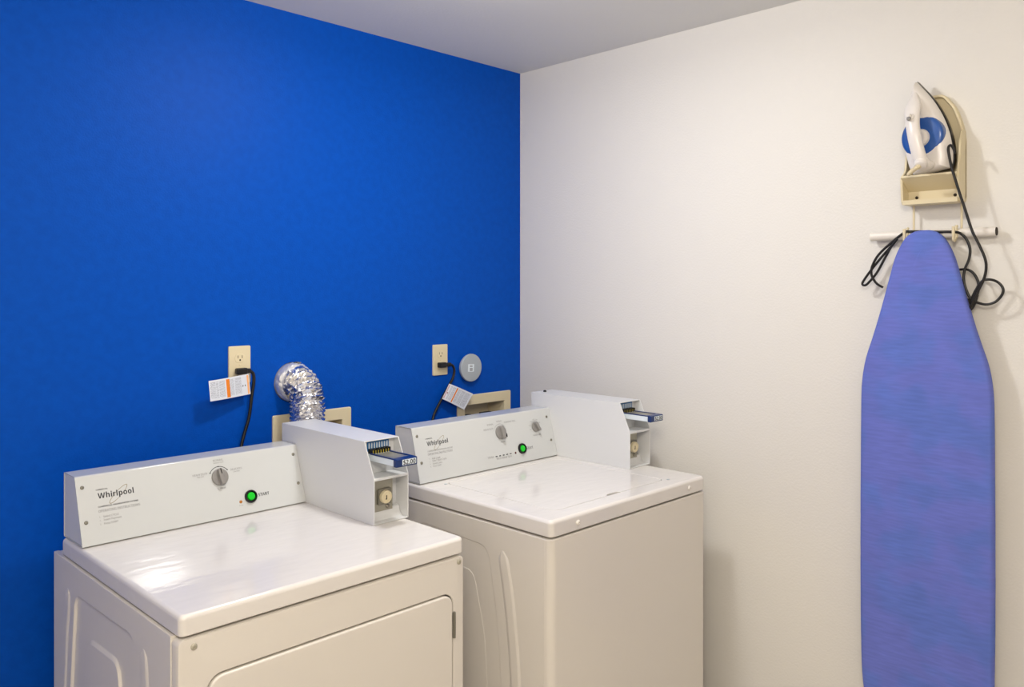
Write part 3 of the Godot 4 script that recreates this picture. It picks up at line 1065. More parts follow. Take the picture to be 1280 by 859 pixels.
func build_wall_fittings() -> void:
	outlet("ivory wall outlet above the dryer, a tagged black cord in its lower socket", -1.252, 1.356)
	outlet("ivory wall outlet above the washing machine, beside the round grey vent cap", -0.4624, 1.3227)
	valve_box("cream supply box in the blue wall, half hidden by foil duct and coin box", -1.108, -0.819, 1.132, false)
	valve_box("cream recessed supply box in the blue wall behind the washing machine", -0.343, -0.060, 1.122, true)
	var c := Vector2(-0.284, 1.2275)
	var t := thing("vent_cap", "round grey cap with small white sticker on the blue wall", "vent cap", Vector3(c.x, c.y - 0.056, 0))
	var m := Mb.new()
	var tr := Transform3D(Basis(), Vector3(c.x, c.y, 0))
	m.lathe([[0.0465, 0.0], [0.0465, 0.010], [0.0002, 0.010]], tr, 48)
	part(t, "collar", m, mats.cap_grey)
	m = Mb.new()
	m.lathe([[0.0465, 0.009], [0.0515, 0.0088], [0.053, 0.0095], [0.053, 0.0175], [0.0515, 0.019], [0.04, 0.0197], [0.0002, 0.0202]], tr, 48)
	part(t, "disc", m, mats.cap_grey)
	m = Mb.new()
	var st := Transform3D(Basis(Vector3(0, 0, 1), -0.05), Vector3(c.x - 0.004, c.y, 0))
	m.slab(Kit.rr(-0.015, -0.0145, 0.015, 0.0145, 0.001, 2), 0.0196, 0.0206, 0.0002, st)
	var s := part(t, "sticker", m, mats.label_white)
	m = Mb.new()
	for k in 2:
		m.rbox(Vector3(-0.007, 0.003 + k * 0.005, 0.0205), Vector3(0.007, 0.0055 + k * 0.005, 0.0208), 0.0001, 1, st)
		m.rbox(Vector3(-0.007, -0.011 + k * 0.006, 0.0205), Vector3(0.008, -0.007 + k * 0.006, 0.0208), 0.0001, 1, st)
	part(s, "sticker_print", m, mats.print_grey)

func build_duct() -> void:
	var base := Vector3(-1.037, 0.0, 0.085)
	var t := thing("exhaust_duct", "crinkled silver foil exhaust duct bending from the blue wall down behind the dryer", "duct", Vector3(-1.037, 0.60, 0.078))
	var n := FastNoiseLite.new()
	n.seed = 7
	n.frequency = 48.0
	n.fractal_octaves = 2
	var path := []
	var x := -1.037
	for p in [Vector3(x, 1.233, -0.03), Vector3(x, 1.233, 0.004), Vector3(x, 1.2315, 0.022)]:
		path.append(p)
	var r0 := 0.062
	var cy := 1.1705
	for k in range(1, 9):
		var a := PI / 2 * k / 8
		path.append(Vector3(x + 0.004 * sin(a), cy + r0 * cos(a), 0.022 + r0 * sin(a)))
	path.append(Vector3(x + 0.004, 1.12, 0.084))
	path.append(Vector3(x + 0.002, 1.02, 0.0795))
	path.append(Vector3(x, 0.8, 0.0545))
	path.append(Vector3(x, 0.6, 0.0545))
	var pts := Kit.spline(path, 0.0022)
	var rings := []
	var seg := 84
	var run := 0.0
	for k in pts.size():
		var tan_: Vector3 = (pts[mini(k + 1, pts.size() - 1)] - pts[maxi(k - 1, 0)]).normalized()
		if k > 0:
			run += (pts[k] - pts[k - 1]).length()
		var u := Vector3.RIGHT
		var w := tan_.cross(u).normalized()
		var low := smoothstep(0.86, 1.0, pts[k].y)   # narrower where it runs behind the cabinet
		var ring := PackedVector3Array()
		for i in seg:
			var a := TAU * i / seg
			var dir := u * cos(a) + w * sin(a)
			var ph := run / 0.0125 + a / TAU
			var rib := absf(fposmod(ph, 1.0) * 2.0 - 1.0)
			var rad := 0.0455 + 0.0075 * rib + 0.004 * low - 0.002
			rad += 0.0036 * n.get_noise_3d(pts[k].x + dir.x * 0.05, pts[k].y + dir.y * 0.05, pts[k].z + dir.z * 0.05)
			rad += 0.0020 * n.get_noise_3d((pts[k].x + dir.x * 0.05) * 2.3 + 4.0, (pts[k].y + dir.y * 0.05) * 2.3, (pts[k].z + dir.z * 0.05) * 2.3)
			ring.append(pts[k] + dir * rad)
		rings.append(ring)
	var m := Mb.new()
	m.loft(rings, true, true)
	part(t, "hose", m, mats.foil, "", 24.0)
	# band and foil cuff where it meets the wall
	m = Mb.new()
	var prof := [[0.0615, -0.02], [0.0620, 0.006], [0.0625, 0.012], [0.0605, 0.019], [0.0600, 0.024], [0.0575, 0.028], [0.054, 0.031], [0.048, 0.031], [0.048, -0.02]]
	rings = []
	for p in prof:
		var ring := PackedVector3Array()
		for i in 64:
			var a := TAU * i / 64
			var rad: float = p[0] + 0.0032 * n.get_noise_3d(cos(a) * 0.12, sin(a) * 0.12, p[1] * 2.0)
			ring.append(Vector3(x + cos(a) * rad, 1.2325 + sin(a) * rad, p[1]))
		rings.append(ring)
	m.loft(rings, false, false, true)
	part(t, "cuff", m, mat("foil_band", Color(0.86, 0.86, 0.87), 0.45, 0.55))
	m = Mb.new()
	m.rbox(Vector3(x + 0.004, 1.289, 0.006), Vector3(x + 0.014, 1.297, 0.022), 0.002, 2)
	m.tube([Vector3(x - 0.004, 1.293, 0.014), Vector3(x + 0.022, 1.293, 0.014)], 0.0022, 8)
	part(t, "clamp_screw", m, mats.dull_steel)

func tag_tex(flip: bool) -> ImageTexture:
	var im := Image.create_empty(256, 128, true, Image.FORMAT_RGB8)
	im.fill(Color(0.86, 0.88, 0.92))
	var rng := RandomNumberGenerator.new()
	rng.seed = 5 if flip else 6
	var bars := [[8, 34], [40, 52], [58, 92], [122, 150], [158, 200]] if not flip else [[30, 44], [50, 76], [104, 132], [140, 178], [186, 240]]
	for b in bars:
		for x in range(b[0], b[1], 5):
			var y := 12
			while y < 112:
				var l := rng.randi_range(4, 16)
				im.fill_rect(Rect2i(x, y, 2, mini(l, 114 - y)), Color(0.55, 0.57, 0.62))
				y += l + 4
	im.fill_rect(Rect2i(100 if not flip else 84, 8, 22 if not flip else 12, 114), Color(0.91, 0.5, 0.1))
	if not flip:
		im.fill_rect(Rect2i(240, 6, 12, 118), Color(0.95, 0.68, 0.45))
		for k in 2:
			for q in 7:
				im.fill_rect(Rect2i(208 + k * 14 + (q if k else 6 - q), 68 - q, 1, 2 * q + 1), Color(0.15, 0.14, 0.16))
	else:
		im.fill_rect(Rect2i(4, 8, 10, 112), Color(0.82, 0.66, 0.68))
		im.fill_rect(Rect2i(16, 66, 10, 8), Color(0.5, 0.25, 0.25))
	im.generate_mipmaps()
	return ImageTexture.create_from_image(im)

# a thin bent sheet between four corners (tl, tr, br, bl), bowed out by `bow`
func sheet(m: Mb, c: Array, bow: float, th: float) -> void:
	var nx := 14
	var ny := 4
	var nor: Vector3 = (c[1] - c[0]).cross(c[3] - c[0]).normalized()
	if nor.z < 0:
		nor = -nor
	var grid := []
	for s in 2:
		for j in ny + 1:
			for i in nx + 1:
				var u := float(i) / nx
				var v := float(j) / ny
				var p: Vector3 = c[0].lerp(c[1], u).lerp(c[3].lerp(c[2], u), v)
				grid.append(p + nor * (bow * sin(u * PI * 1.5) + (th if s else 0.0)))
	var w := nx + 1
	for s in 2:
		var off := s * w * (ny + 1)
		for j in ny:
			for i in nx:
				var q := [off + j * w + i, off + j * w + i + 1, off + (j + 1) * w + i + 1, off + (j + 1) * w + i]
				var uvq := [Vector2(float(i) / nx, float(j) / ny), Vector2(float(i + 1) / nx, float(j) / ny), Vector2(float(i + 1) / nx, float(j + 1) / ny), Vector2(float(i) / nx, float(j + 1) / ny)]
				var order := [0, 1, 2, 0, 2, 3] if s else [0, 2, 1, 0, 3, 2]
				for k in order:
					m.v.append(grid[q[k]])
					m.uv.append(uvq[k])
	# edges
	var loop := []
	for i in nx: loop.append(i)
	for j in ny: loop.append(j * w + nx)
	for i in nx: loop.append(ny * w + nx - i)
	for j in ny: loop.append((ny - j) * w)
	var o2 := w * (ny + 1)
	for k in loop.size():
		var a: int = loop[k]
		var b: int = loop[(k + 1) % loop.size()]
		for q in [a, b, b + o2, a, b + o2, a + o2]:
			m.v.append(grid[q])
			m.uv.append(Vector2(0.01, 0.01))

func build_cords() -> void:
	# dryer's cord
	var t := thing("power_cord", "black power cord with white and orange warning tag hanging above the dryer", "power cord", Vector3(-1.205, 0.45, 0.02))
	var m := Mb.new()
	m.rbox(Vector3(-1.235, 1.272, 0.0074), Vector3(-1.2, 1.290, 0.026), 0.004, 3)
	m.rbox(Vector3(-1.207, 1.2735, 0.010), Vector3(-1.188, 1.2875, 0.024), 0.004, 3)
	part(t, "plug", m, mats.black)
	m = Mb.new()
	m.tube(Kit.spline([Vector3(-1.192, 1.280, 0.017), Vector3(-1.181, 1.272, 0.018), Vector3(-1.178, 1.25, 0.018), Vector3(-1.1835, 1.206, 0.016), Vector3(-1.192, 1.139, 0.014), Vector3(-1.2155, 1.058, 0.014), Vector3(-1.235, 0.95, 0.03), Vector3(-1.22, 0.75, 0.05), Vector3(-1.16, 0.45, 0.08)], 0.008), 0.0048, 10)
	part(t, "cable", m, mats.cord_black)
	var g := mat("tag_print_dryer", Color(1, 1, 1), 0.22)
	g.albedo_texture = tag_tex(false)
	m = Mb.new()
	sheet(m, [Vector3(-1.338, 1.2635, 0.056), Vector3(-1.199, 1.2722, 0.03), Vector3(-1.193, 1.2105, 0.030), Vector3(-1.3325, 1.204, 0.056)], 0.0035, 0.0006)
	part(t, "warning_tag", m, g, "white warning tag with orange stripe")
	# washer's cord
	t = thing("power_cord", "black power cord with tilted warning tag beside the round grey cap", "power cord", Vector3(-0.45, 0.45, 0.02))
	m = Mb.new()
	m.rbox(Vector3(-0.446, 1.238, 0.0074), Vector3(-0.415, 1.2575, 0.028), 0.004, 3)
	m.rbox(Vector3(-0.42, 1.240, 0.011), Vector3(-0.389, 1.2545, 0.026), 0.004, 3)
	part(t, "plug", m, mats.black)
	m = Mb.new()
	m.tube(Kit.spline([Vector3(-0.395, 1.2475, 0.0185), Vector3(-0.380, 1.241, 0.021), Vector3(-0.374, 1.22, 0.022), Vector3(-0.381, 1.194, 0.020), Vector3(-0.393, 1.172, 0.016), Vector3(-0.432, 1.119, 0.015), Vector3(-0.473, 1.053, 0.016), Vector3(-0.50, 0.98, 0.05), Vector3(-0.5, 0.8, 0.12), Vector3(-0.45, 0.45, 0.2)], 0.008), 0.0048, 10)
	part(t, "cable", m, mats.cord_black)
	g = mat("tag_print_washer", Color(1, 1, 1), 0.22)
	g.albedo_texture = tag_tex(true)
	m = Mb.new()
	sheet(m, [Vector3(-0.402, 1.177, 0.025), Vector3(-0.2895, 1.130, 0.035), Vector3(-0.334, 1.0735, 0.035), Vector3(-0.4365, 1.124, 0.025)], 0.003, 0.0006)
	part(t, "warning_tag", m, g, "white warning tag with orange stripe")

# ------------------------------------------------------------------ on the white wall
func build_rack() -> void:
	var t := thing("iron_rack", "cream wall rack for an iron with white rail, above the ironing board", "rack", Vector3(0, 1.66, 1.58))
	# arched back plate with a raised rim
	var z0 := 1.512
	var z1 := 1.657
	var fx := Transform3D(Basis(Vector3(0, 0, 1), Vector3(0, 1, 0), Vector3(-1, 0, 0)), Vector3.ZERO)
	var arch := []
	arch.append(Vector2(z0, 1.757))
	arch.append(Vector2(z1, 1.757))
	for p in [[0.0, 1.925], [0.006, 1.965], [0.022, 2.012], [0.05, 2.05]]:
		arch.append(Vector2(z1 - p[0], p[1]))
	for p in [[0.05, 2.05], [0.022, 2.012], [0.006, 1.965], [0.0, 1.925]]:
		arch.append(Vector2(z0 + p[0], p[1]))
	var o := Kit.soft(arch, 0.012, 3)
	var m := Mb.new()
	m.loft([Kit.ring(o, 0.0, fx), Kit.ring(o, 0.020, fx), Kit.ring(Kit.inset(o, 0.002), 0.022, fx), Kit.ring(Kit.inset(o, 0.006), 0.022, fx), Kit.ring(Kit.inset(o, 0.009), 0.010, fx)])
	part(t, "back_plate", m, mats.cream_plastic)
	# side cheeks that hold the iron
	for s in 2:
		m = Mb.new()
		var za := z1 - 0.006 if s == 0 else z0
		var cheek := Kit.soft([Vector2(0.005, 1.757), Vector2(0.062, 1.757), Vector2(0.066, 1.83), Vector2(0.052, 1.88), Vector2(0.05, 1.915), Vector2(0.03, 1.945), Vector2(0.005, 1.95)], 0.012, 4) if s == 0 else Kit.soft([Vector2(0.005, 1.757), Vector2(0.062, 1.757), Vector2(0.070, 1.83), Vector2(0.04, 1.85), Vector2(0.03, 1.9), Vector2(0.005, 1.91)], 0.012, 4)
		var cx := Transform3D(Basis(Vector3(-1, 0, 0), Vector3(0, 1, 0), Vector3(0, 0, 1)), Vector3.ZERO)
		m.loft([Kit.ring(Kit.inset(cheek, 0.001), za, cx), Kit.ring(cheek, za + 0.001, cx), Kit.ring(cheek, za + 0.005, cx), Kit.ring(Kit.inset(cheek, 0.001), za + 0.006, cx)])
		part(t, "side_cheek", m, mats.cream_plastic)
	# tray: heel ledge, sloping throat and a low lip, one bent sheet
	m = Mb.new()
	var cs := [Vector2(0.008, 1.8335), Vector2(0.074, 1.8335), Vector2(0.076, 1.828), Vector2(0.024, 1.794), Vector2(0.022, 1.765), Vector2(0.060, 1.762), Vector2(0.062, 1.768), Vector2(0.066, 1.768), Vector2(0.065, 1.756), Vector2(0.008, 1.756)]
	var cxt := Transform3D(Basis(Vector3(-1, 0, 0), Vector3(0, 1, 0), Vector3(0, 0, 1)), Vector3.ZERO)
	var poly := PackedVector2Array(cs)
	var idx := Geometry2D.triangulate_polygon(poly)
	var s0 := m.mark()
	var ra := Kit.ring(poly, z0 + 0.004, cxt)
	var rb := Kit.ring(poly, z1 - 0.004, cxt)
	for i in poly.size():
		var j := (i + 1) % poly.size()
		m.quad(ra[i], ra[j], rb[j], rb[i])
	for i in range(0, idx.size(), 3):
		m.tri(ra[idx[i]], ra[idx[i + 1]], ra[idx[i + 2]])
		m.tri(rb[idx[i]], rb[idx[i + 2]], rb[idx[i + 1]])
	m.outward(s0)
	part(t, "tray", m, mats.cream_plastic)
	for z in [1.5395, 1.6355]:
		m = Mb.new()
		m.lathe([[0.0042, -0.002], [0.0042, 0.0012], [0.002, 0.002], [0.0001, 0.0021]], Transform3D(Basis(Vector3(0, 0, 1), Vector3(0, 1, 0), Vector3(-1, 0, 0)), Vector3(-0.0225, 1.7775, z)), 14)
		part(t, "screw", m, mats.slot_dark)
	# rail
	m = Mb.new()
	var ry := 1.676
	var rx := -0.024
	m.tube([Vector3(rx, ry, 1.418), Vector3(rx, ry, 1.7325)], 0.0122, 24)
	part(t, "rail", m, mats.rail_white)
	m = Mb.new()
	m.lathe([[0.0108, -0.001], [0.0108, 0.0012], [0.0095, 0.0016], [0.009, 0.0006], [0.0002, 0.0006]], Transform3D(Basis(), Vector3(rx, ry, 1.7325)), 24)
	part(t, "end_cap", m, mats.slot_dark, "dark brown end of the rail")  # dark brown disc on the closed tube end
	for z in [1.5305, 1.65]:
		m = Mb.new()
		m.tube([Vector3(-0.02, 1.762, z), Vector3(-0.02, 1.68, z)], 0.003, 8)
		part(t, "rod", m, mats.cream_plastic)
	for z in [1.5185, 1.641]:
		m = Mb.new()
		m.tube(Kit.spline([Vector3(-0.034, 1.662, z), Vector3(-0.035, 1.69, z), Vector3(-0.03, 1.694, z)], 0.004), 0.0042, 10)
		m.tube(Kit.spline([Vector3(-0.034, 1.664, z), Vector3(-0.05, 1.655, z), Vector3(-0.056, 1.664, z), Vector3(-0.057, 1.692, z)], 0.004), 0.004, 10)
		part(t, "hook", m, mats.cream_plastic)

func board_outline() -> PackedVector2Array:
	var half := [[1.685, 0.0], [1.683, 0.022], [1.672, 0.041], [1.652, 0.056], [1.616, 0.0725], [1.568, 0.086], [1.50, 0.1035], [1.43, 0.123], [1.385, 0.1365], [1.335, 0.152], [1.29, 0.1605], [1.24, 0.1645], [1.10, 0.166], [0.9, 0.167], [0.7, 0.167], [0.54, 0.1655], [0.46, 0.163], [0.40, 0.156], [0.355, 0.14], [0.33, 0.112], [0.318, 0.06], [0.315, 0.0]]
	var o := PackedVector2Array()
	var c := Curve2D.new()
	for i in half.size():
		var a: Array = half[maxi(i - 1, 0)]
		var b: Array = half[mini(i + 1, half.size() - 1)]
		var p := Vector2(half[i][1], half[i][0])
		var d := Vector2(b[1] - a[1], b[0] - a[0])
		if i == 0 or i == half.size() - 1:
			d = Vector2(0.03 if i == 0 else -0.03, 0)
		d = d.normalized()
		var la := p.distance_to(Vector2(a[1], a[0]))
		var lb := p.distance_to(Vector2(b[1], b[0]))
		c.add_point(p, -d * la / 3, d * lb / 3)
	c.bake_interval = 0.012
	var pts := c.get_baked_points()
	var zc := 1.5695
	for p in pts:
		o.append(Vector2(zc + p.x, p.y))
	for i in range(pts.size() - 2, 0, -1):
		o.append(Vector2(zc - pts[i].x, pts[i].y))
	return o

func build_board() -> void:
	var t := thing("ironing_board", "ironing board with periwinkle blue cloth cover hanging nose up on the white wall", "ironing board", Vector3(-0.06, 0.3, 1.5695))
	var fx := Transform3D(Basis(Vector3(0, 0, 1), Vector3(0, 1, 0), Vector3(-1, 0, 0)), Vector3.ZERO)
	var o := board_outline()
	var n := FastNoiseLite.new()
	n.seed = 31
	n.frequency = 14.0
	var m := Mb.new()
	var rings := []
	# padded cover: from the hem at the back round the edge to the face
	var prof := [[0.014, 0.044], [0.004, 0.0445], [0.0, 0.0475], [-0.0008, 0.054], [0.0, 0.061], [0.002, 0.0655], [0.006, 0.0685], [0.012, 0.070], [0.03, 0.0708], [0.055, 0.0712]]
	for p in prof:
		var ring := Kit.ring(Kit.inset(o, p[0]) if absf(p[0]) > 0.0001 else o, p[1], fx)
		for i in ring.size():
			var q := ring[i]
			ring[i] = q + Vector3(-0.0007 * n.get_noise_3d(q.x, q.y * 0.6, q.z) - 0.0006 * n.get_noise_3d(q.x * 3.0, q.y * 3.0, q.z * 3.0), 0, 0)
		rings.append(ring)
	m.loft(rings, true, false)
	# the face: columns across, so that it can carry slight folds
	var last: PackedVector3Array = rings[rings.size() - 1]
	var cnt := last.size()
	for i in range(0, cnt / 2):
		var a := last[i]
		var b := last[(i + 1) % cnt]
		var a2 := last[(cnt - i) % cnt]
		var b2 := last[(cnt - i - 1) % cnt]
		var cols := 10
		for k in cols:
			var q := []
			for e in [[a, a2, k], [a, a2, k + 1], [b, b2, k + 1], [b, b2, k]]:
				var p: Vector3 = e[0].lerp(e[1], float(e[2]) / cols)
				if e[2] > 0 and e[2] < cols:
					p.x += -0.0009 * n.get_noise_3d(p.x, p.y * 0.6, p.z) - 0.0005 + 0.0006 * n.get_noise_3d(0.3, p.y * 2.0 + p.z * 3.0, p.z)
				q.append(p)
			m.quad(q[0], q[1], q[2], q[3])
	part(t, "cover", m, mats.cover_cloth, "", 50.0)
	# steel deck behind the padding and the folded legs
	m = Mb.new()
	m.loft([Kit.ring(Kit.inset(o, 0.02), 0.036, fx), Kit.ring(Kit.inset(o, 0.012), 0.037, fx), Kit.ring(Kit.inset(o, 0.012), 0.046, fx)])
	part(t, "deck", m, mats.rail_white)
	for s in [-1, 1]:
		m = Mb.new()
		m.tube(Kit.spline([Vector3(-0.026, 1.2, 1.5695 + s * 0.03), Vector3(-0.026, 0.8, 1.5695 + s * 0.045), Vector3(-0.026, 0.40, 1.5695 + s * 0.11)], 0.05), 0.009, 12)
		m.tube([Vector3(-0.026, 1.2, 1.5695 + s * 0.03), Vector3(-0.036, 1.2, 1.5695 + s * 0.03)], 0.006, 10)
		part(t, "leg", m, mats.rail_white)
	m = Mb.new()
	m.tube([Vector3(-0.026, 0.40, 1.43), Vector3(-0.026, 0.40, 1.709)], 0.009, 12)
	part(t, "foot_bar", m, mats.rail_white)

func build_iron() -> void:
	var heel := Vector3(-0.036, 1.8365, 1.594)
	var tip := Vector3(-0.034, 2.0875, 1.5515)
	var t := thing("clothes_iron", "white and blue steam iron standing nose up in the cream wall rack", "iron", heel)
	var ax := (tip - heel).normalized()
	var out := Vector3(-1, 0, 0)
	out = (out - ax * out.dot(ax)).normalized()
	var side := ax.cross(-out).normalized()
	if side.z < 0:
		side = -side
	var L := heel.distance_to(tip)
	# local x across, y along, z away from the wall
	# turned a little about its own length, showing more of its near flank
	side = side.rotated(ax, deg_to_rad(8.0))
	out = out.rotated(ax, deg_to_rad(8.0))
	if out.z > 0.0:
		side = side.rotated(ax, deg_to_rad(-16.0))
		out = out.rotated(ax, deg_to_rad(-16.0))
	var fr := Transform3D(Basis(side, ax, out), heel)
	var half := [[0.0, 0.048], [0.02, 0.0565], [0.05, 0.0605], [0.09, 0.0605], [0.13, 0.0545], [0.17, 0.0425], [0.205, 0.0275], [0.232, 0.0125], [1.0, 0.0]]
	half[8][0] = L
	var outline := func(sx: float, y0: float, y1: float) -> PackedVector2Array:
		var o := PackedVector2Array()
		var c := Curve2D.new()
		for i in half.size():
			var p := Vector2(half[i][1], half[i][0])
			var a := Vector2(half[maxi(i - 1, 0)][1], half[maxi(i - 1, 0)][0])
			var b := Vector2(half[mini(i + 1, 8)][1], half[mini(i + 1, 8)][0])
			var d := (b - a).normalized()
			c.add_point(p, -d * p.distance_to(a) / 3, d * p.distance_to(b) / 3)
		c.bake_interval = 0.008
		var pts := c.get_baked_points()
		for p in pts:
			o.append(Vector2(p.x * sx, lerpf(y0, y1, p.y / L)))
		for i in range(pts.size() - 2, -1, -1):
			o.append(Vector2(-pts[i].x * sx, lerpf(y0, y1, pts[i].y / L)))
		return o
	var o0: PackedVector2Array = outline.call(1.0, 0.0, L)
	var m := Mb.new()
	m.loft([Kit.ring(outline.call(0.97, 0.002, L - 0.002), 0.0, fr), Kit.ring(o0, 0.001, fr), Kit.ring(o0, 0.007, fr)])
	part(t, "soleplate", m, mats.sole_steel)
	m = Mb.new()
	m.loft([Kit.ring(outline.call(0.99, 0.001, L - 0.001), 0.007, fr), Kit.ring(outline.call(1.02, 0.0, L + 0.001), 0.0085, fr), Kit.ring(outline.call(1.02, 0.0, L + 0.001), 0.0145, fr), Kit.ring(outline.call(0.98, 0.001, L - 0.001), 0.0165, fr)])
	part(t, "skirt", m, mats.black, "black heat skirt above the soleplate")
	# body
	m = Mb.new()
	var rings := []
	for p in [[0.97, 0.001, 0.0, 0.0165], [0.97, 0.001, 0.001, 0.021], [0.94, 0.002, 0.003, 0.027], [0.89, 0.004, 0.008, 0.034], [0.83, 0.006, 0.015, 0.040], [0.76, 0.009, 0.026, 0.045], [0.66, 0.013, 0.045, 0.0485], [0.5, 0.02, 0.075, 0.050]]:
		rings.append(Kit.ring(outline.call(p[0], p[1], L - p[2]), p[3], fr))
	m.loft(rings)
	part(t, "body", m, mats.white_plastic)
	# blue water tank: an oval wrapped over the body's shoulders
	m = Mb.new()
	rings = []
	for p in [[1.0, 0.024], [1.0, 0.041], [0.985, 0.0455], [0.93, 0.049], [0.8, 0.0515], [0.5, 0.0525]]:
		var ring := PackedVector3Array()
		for i in 48:
			var a := TAU * i / 48
			ring.append(fr * Vector3(cos(a) * 0.0555 * p[0], 0.098 + sin(a) * 0.056 * p[0], p[1]))
		rings.append(ring)
	m.loft(rings)
	part(t, "water_tank", m, mats.tank_blue, "translucent blue water tank")
	# white bridge from tank to handle at the nose, dial below the handle
	m = Mb.new()
	m.lathe([[0.0235, 0.048], [0.0235, 0.056], [0.021, 0.060], [0.013, 0.0615], [0.011, 0.060], [0.0002, 0.060]], fr * Transform3D(Basis(), Vector3(0.0, 0.094, 0)), 36)
	part(t, "temperature_dial", m, mats.white_plastic)
	# handle
	m = Mb.new()
	var hp := Kit.spline([Vector3(0, 0.225, 0.027), Vector3(0, 0.196, 0.050), Vector3(0, 0.170, 0.069), Vector3(0, 0.140, 0.081), Vector3(0, 0.10, 0.086), Vector3(0, 0.06, 0.083), Vector3(0, 0.030, 0.074), Vector3(0, 0.018, 0.056), Vector3(0, 0.020, 0.034)], 0.005)
	rings = []
	for k in hp.size():
		var tn: Vector3 = (hp[mini(k + 1, hp.size() - 1)] - hp[maxi(k - 1, 0)]).normalized()
		var u := Vector3.RIGHT
		var w := tn.cross(u).normalized()
		var s := float(k) / (hp.size() - 1)
		var ru := 0.0175 + 0.006 * smoothstep(0.75, 1.0, s) + 0.005 * (1.0 - smoothstep(0.12, 0.4, s)) * smoothstep(0.0, 0.2, s)
		ru *= 0.45 + 0.55 * smoothstep(0.0, 0.2, s)
		var rw := 0.0125
		var ring := PackedVector3Array()
		for i in 24:
			var a := TAU * i / 24
			ring.append(fr * (hp[k] + u * cos(a) * ru + w * sin(a) * rw))
		rings.append(ring)
	m.loft(rings)
	part(t, "handle", m, mats.white_plastic)
	# spray button near the nose end of the handle
	m = Mb.new()
	m.lathe([[0.0105, -0.004], [0.0105, 0.003], [0.0085, 0.005], [0.0065, 0.005], [0.0062, 0.010], [0.005, 0.0115], [0.0001, 0.012]], fr * Transform3D(Basis(Vector3(1, 0, 0), -0.45), Vector3(0, 0.146, 0.090)), 24)
	part(t, "spray_button", m, mats.white_plastic)
	m = Mb.new()
	m.lathe([[0.0055, 0.0], [0.0055, 0.004], [0.004, 0.0055], [0.0001, 0.006]], fr * Transform3D(Basis(Vector3(1, 0, 0), -0.45), Vector3(0.001, 0.1405, 0.0995)), 18)
	part(t, "steam_knob", m, mats.knob_grey)
	# cord bushing at the heel with its ribbed relief
	m = Mb.new()
	m.lathe([[0.0165, -0.006], [0.0165, 0.004], [0.014, 0.008], [0.0085, 0.010], [0.0002, 0.0104]], fr * Transform3D(Basis(Vector3(1, 0, 0), 0.9), Vector3(0.0, 0.021, 0.078)), 26)
	part(t, "cord_bushing", m, mats.white_plastic)
	m = Mb.new()
	var rp := Kit.spline([fr * Vector3(-0.001, 0.016, 0.085), fr * Vector3(-0.010, 0.010, 0.091), fr * Vector3(-0.023, 0.005, 0.09), fr * Vector3(-0.035, 0.002, 0.080)], 0.0012)
	var rad := []
	for k in rp.size():
		rad.append(0.0062 - 0.002 * k / rp.size() + 0.0009 * (1.0 if (k / 2) % 2 == 0 else -0.6))
	m.tube(rp, 0.006, 14, true, rad)
	part(t, "cord_relief", m, mats.cream_plastic)
	# cord: down from the holder's edge, looped behind the board's nose
	m = Mb.new()
	var P := func(list: Array, x0: float, x1: float) -> Array:
		# points on the wall side given as (z, y)
		var o := []
		for i in list.size():
			o.append(Vector3(lerpf(x0, x1, float(i) / (list.size() - 1)), list[i].y, list[i].x))
		return o
	for c in cord_paths():
		m.tube(Kit.spline(P.call(c[0], c[1], c[2]), 0.005), 0.0034, 9)
	part(t, "cord", m, mats.cord_black, "looped black cord")

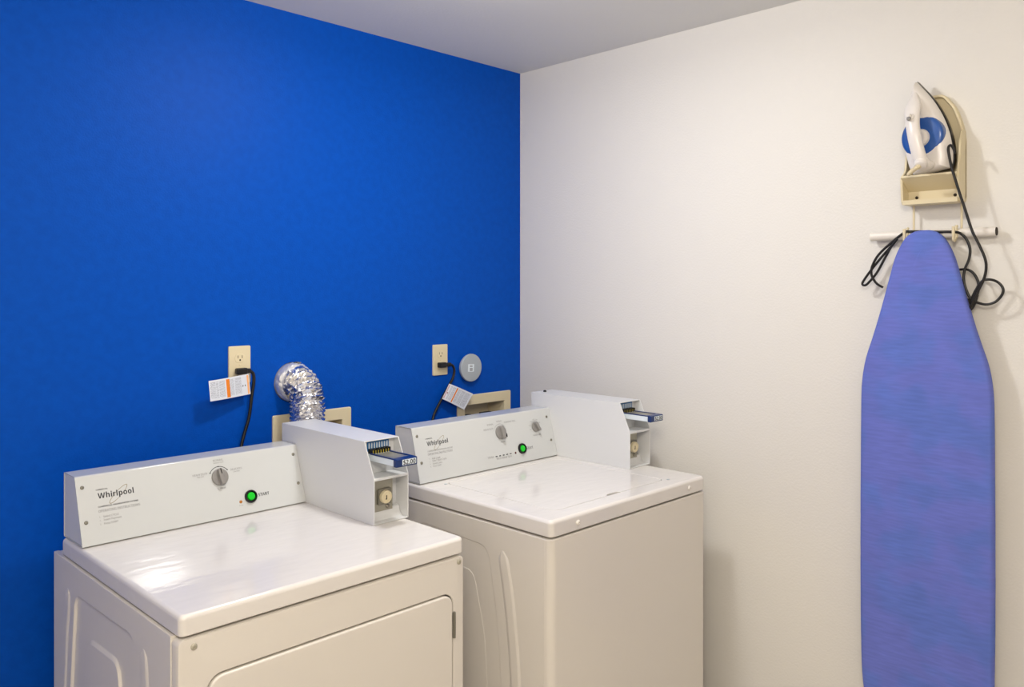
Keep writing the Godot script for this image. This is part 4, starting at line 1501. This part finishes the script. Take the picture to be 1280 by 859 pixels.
func cord_paths() -> Array:
	return [
		[[Vector2(1.6553, 1.8768), Vector2(1.6499, 1.8922), Vector2(1.6425, 1.9006), Vector2(1.6371, 1.8964), Vector2(1.6373, 1.8801), Vector2(1.6423, 1.8486), Vector2(1.6511, 1.8127), Vector2(1.6618, 1.7727), Vector2(1.6743, 1.7286), Vector2(1.6891, 1.6764), Vector2(1.7043, 1.6407), Vector2(1.7179, 1.6021), Vector2(1.7187, 1.5767), Vector2(1.7124, 1.5514), Vector2(1.7003, 1.5259), Vector2(1.6881, 1.5001), Vector2(1.6792, 1.4790), Vector2(1.6759, 1.4715)], -0.09, -0.05],
		[[Vector2(1.5173, 1.6858), Vector2(1.5559, 1.6839), Vector2(1.5937, 1.6810), Vector2(1.6335, 1.6790), Vector2(1.6515, 1.6748), Vector2(1.6664, 1.6594), Vector2(1.6758, 1.6330), Vector2(1.6738, 1.6071), Vector2(1.6634, 1.5780), Vector2(1.6611, 1.5519), Vector2(1.6694, 1.5193), Vector2(1.6811, 1.4999), Vector2(1.7015, 1.4904), Vector2(1.7187, 1.4890), Vector2(1.7386, 1.4988), Vector2(1.7521, 1.5227), Vector2(1.7442, 1.5417), Vector2(1.7245, 1.5521), Vector2(1.7044, 1.5484), Vector2(1.6899, 1.5258), Vector2(1.6782, 1.4999), Vector2(1.6702, 1.4835), Vector2(1.6738, 1.4732), Vector2(1.6841, 1.4837), Vector2(1.6934, 1.5129)], -0.0402, -0.0402],
		[[Vector2(1.6274, 1.5755), Vector2(1.6476, 1.5791), Vector2(1.6705, 1.5780), Vector2(1.6857, 1.5648), Vector2(1.6950, 1.5420), Vector2(1.6941, 1.5194), Vector2(1.6844, 1.4935), Vector2(1.6767, 1.4733), Vector2(1.6713, 1.4804), Vector2(1.6757, 1.5032)], -0.03, -0.047],
		[[Vector2(1.5237, 1.6869), Vector2(1.5107, 1.6817), Vector2(1.4776, 1.6556), Vector2(1.4438, 1.6237), Vector2(1.4267, 1.5926), Vector2(1.4242, 1.5715), Vector2(1.4301, 1.5556), Vector2(1.4411, 1.5415), Vector2(1.4557, 1.5327)], -0.04, -0.04],
		[[Vector2(1.4928, 1.6673), Vector2(1.4830, 1.6538), Vector2(1.4562, 1.6235), Vector2(1.4255, 1.5856), Vector2(1.4031, 1.5541), Vector2(1.3980, 1.5417), Vector2(1.4051, 1.5385), Vector2(1.4140, 1.5441), Vector2(1.4383, 1.5731), Vector2(1.4639, 1.6197), Vector2(1.4808, 1.6503), Vector2(1.4942, 1.6670)], -0.036, -0.04],
	]
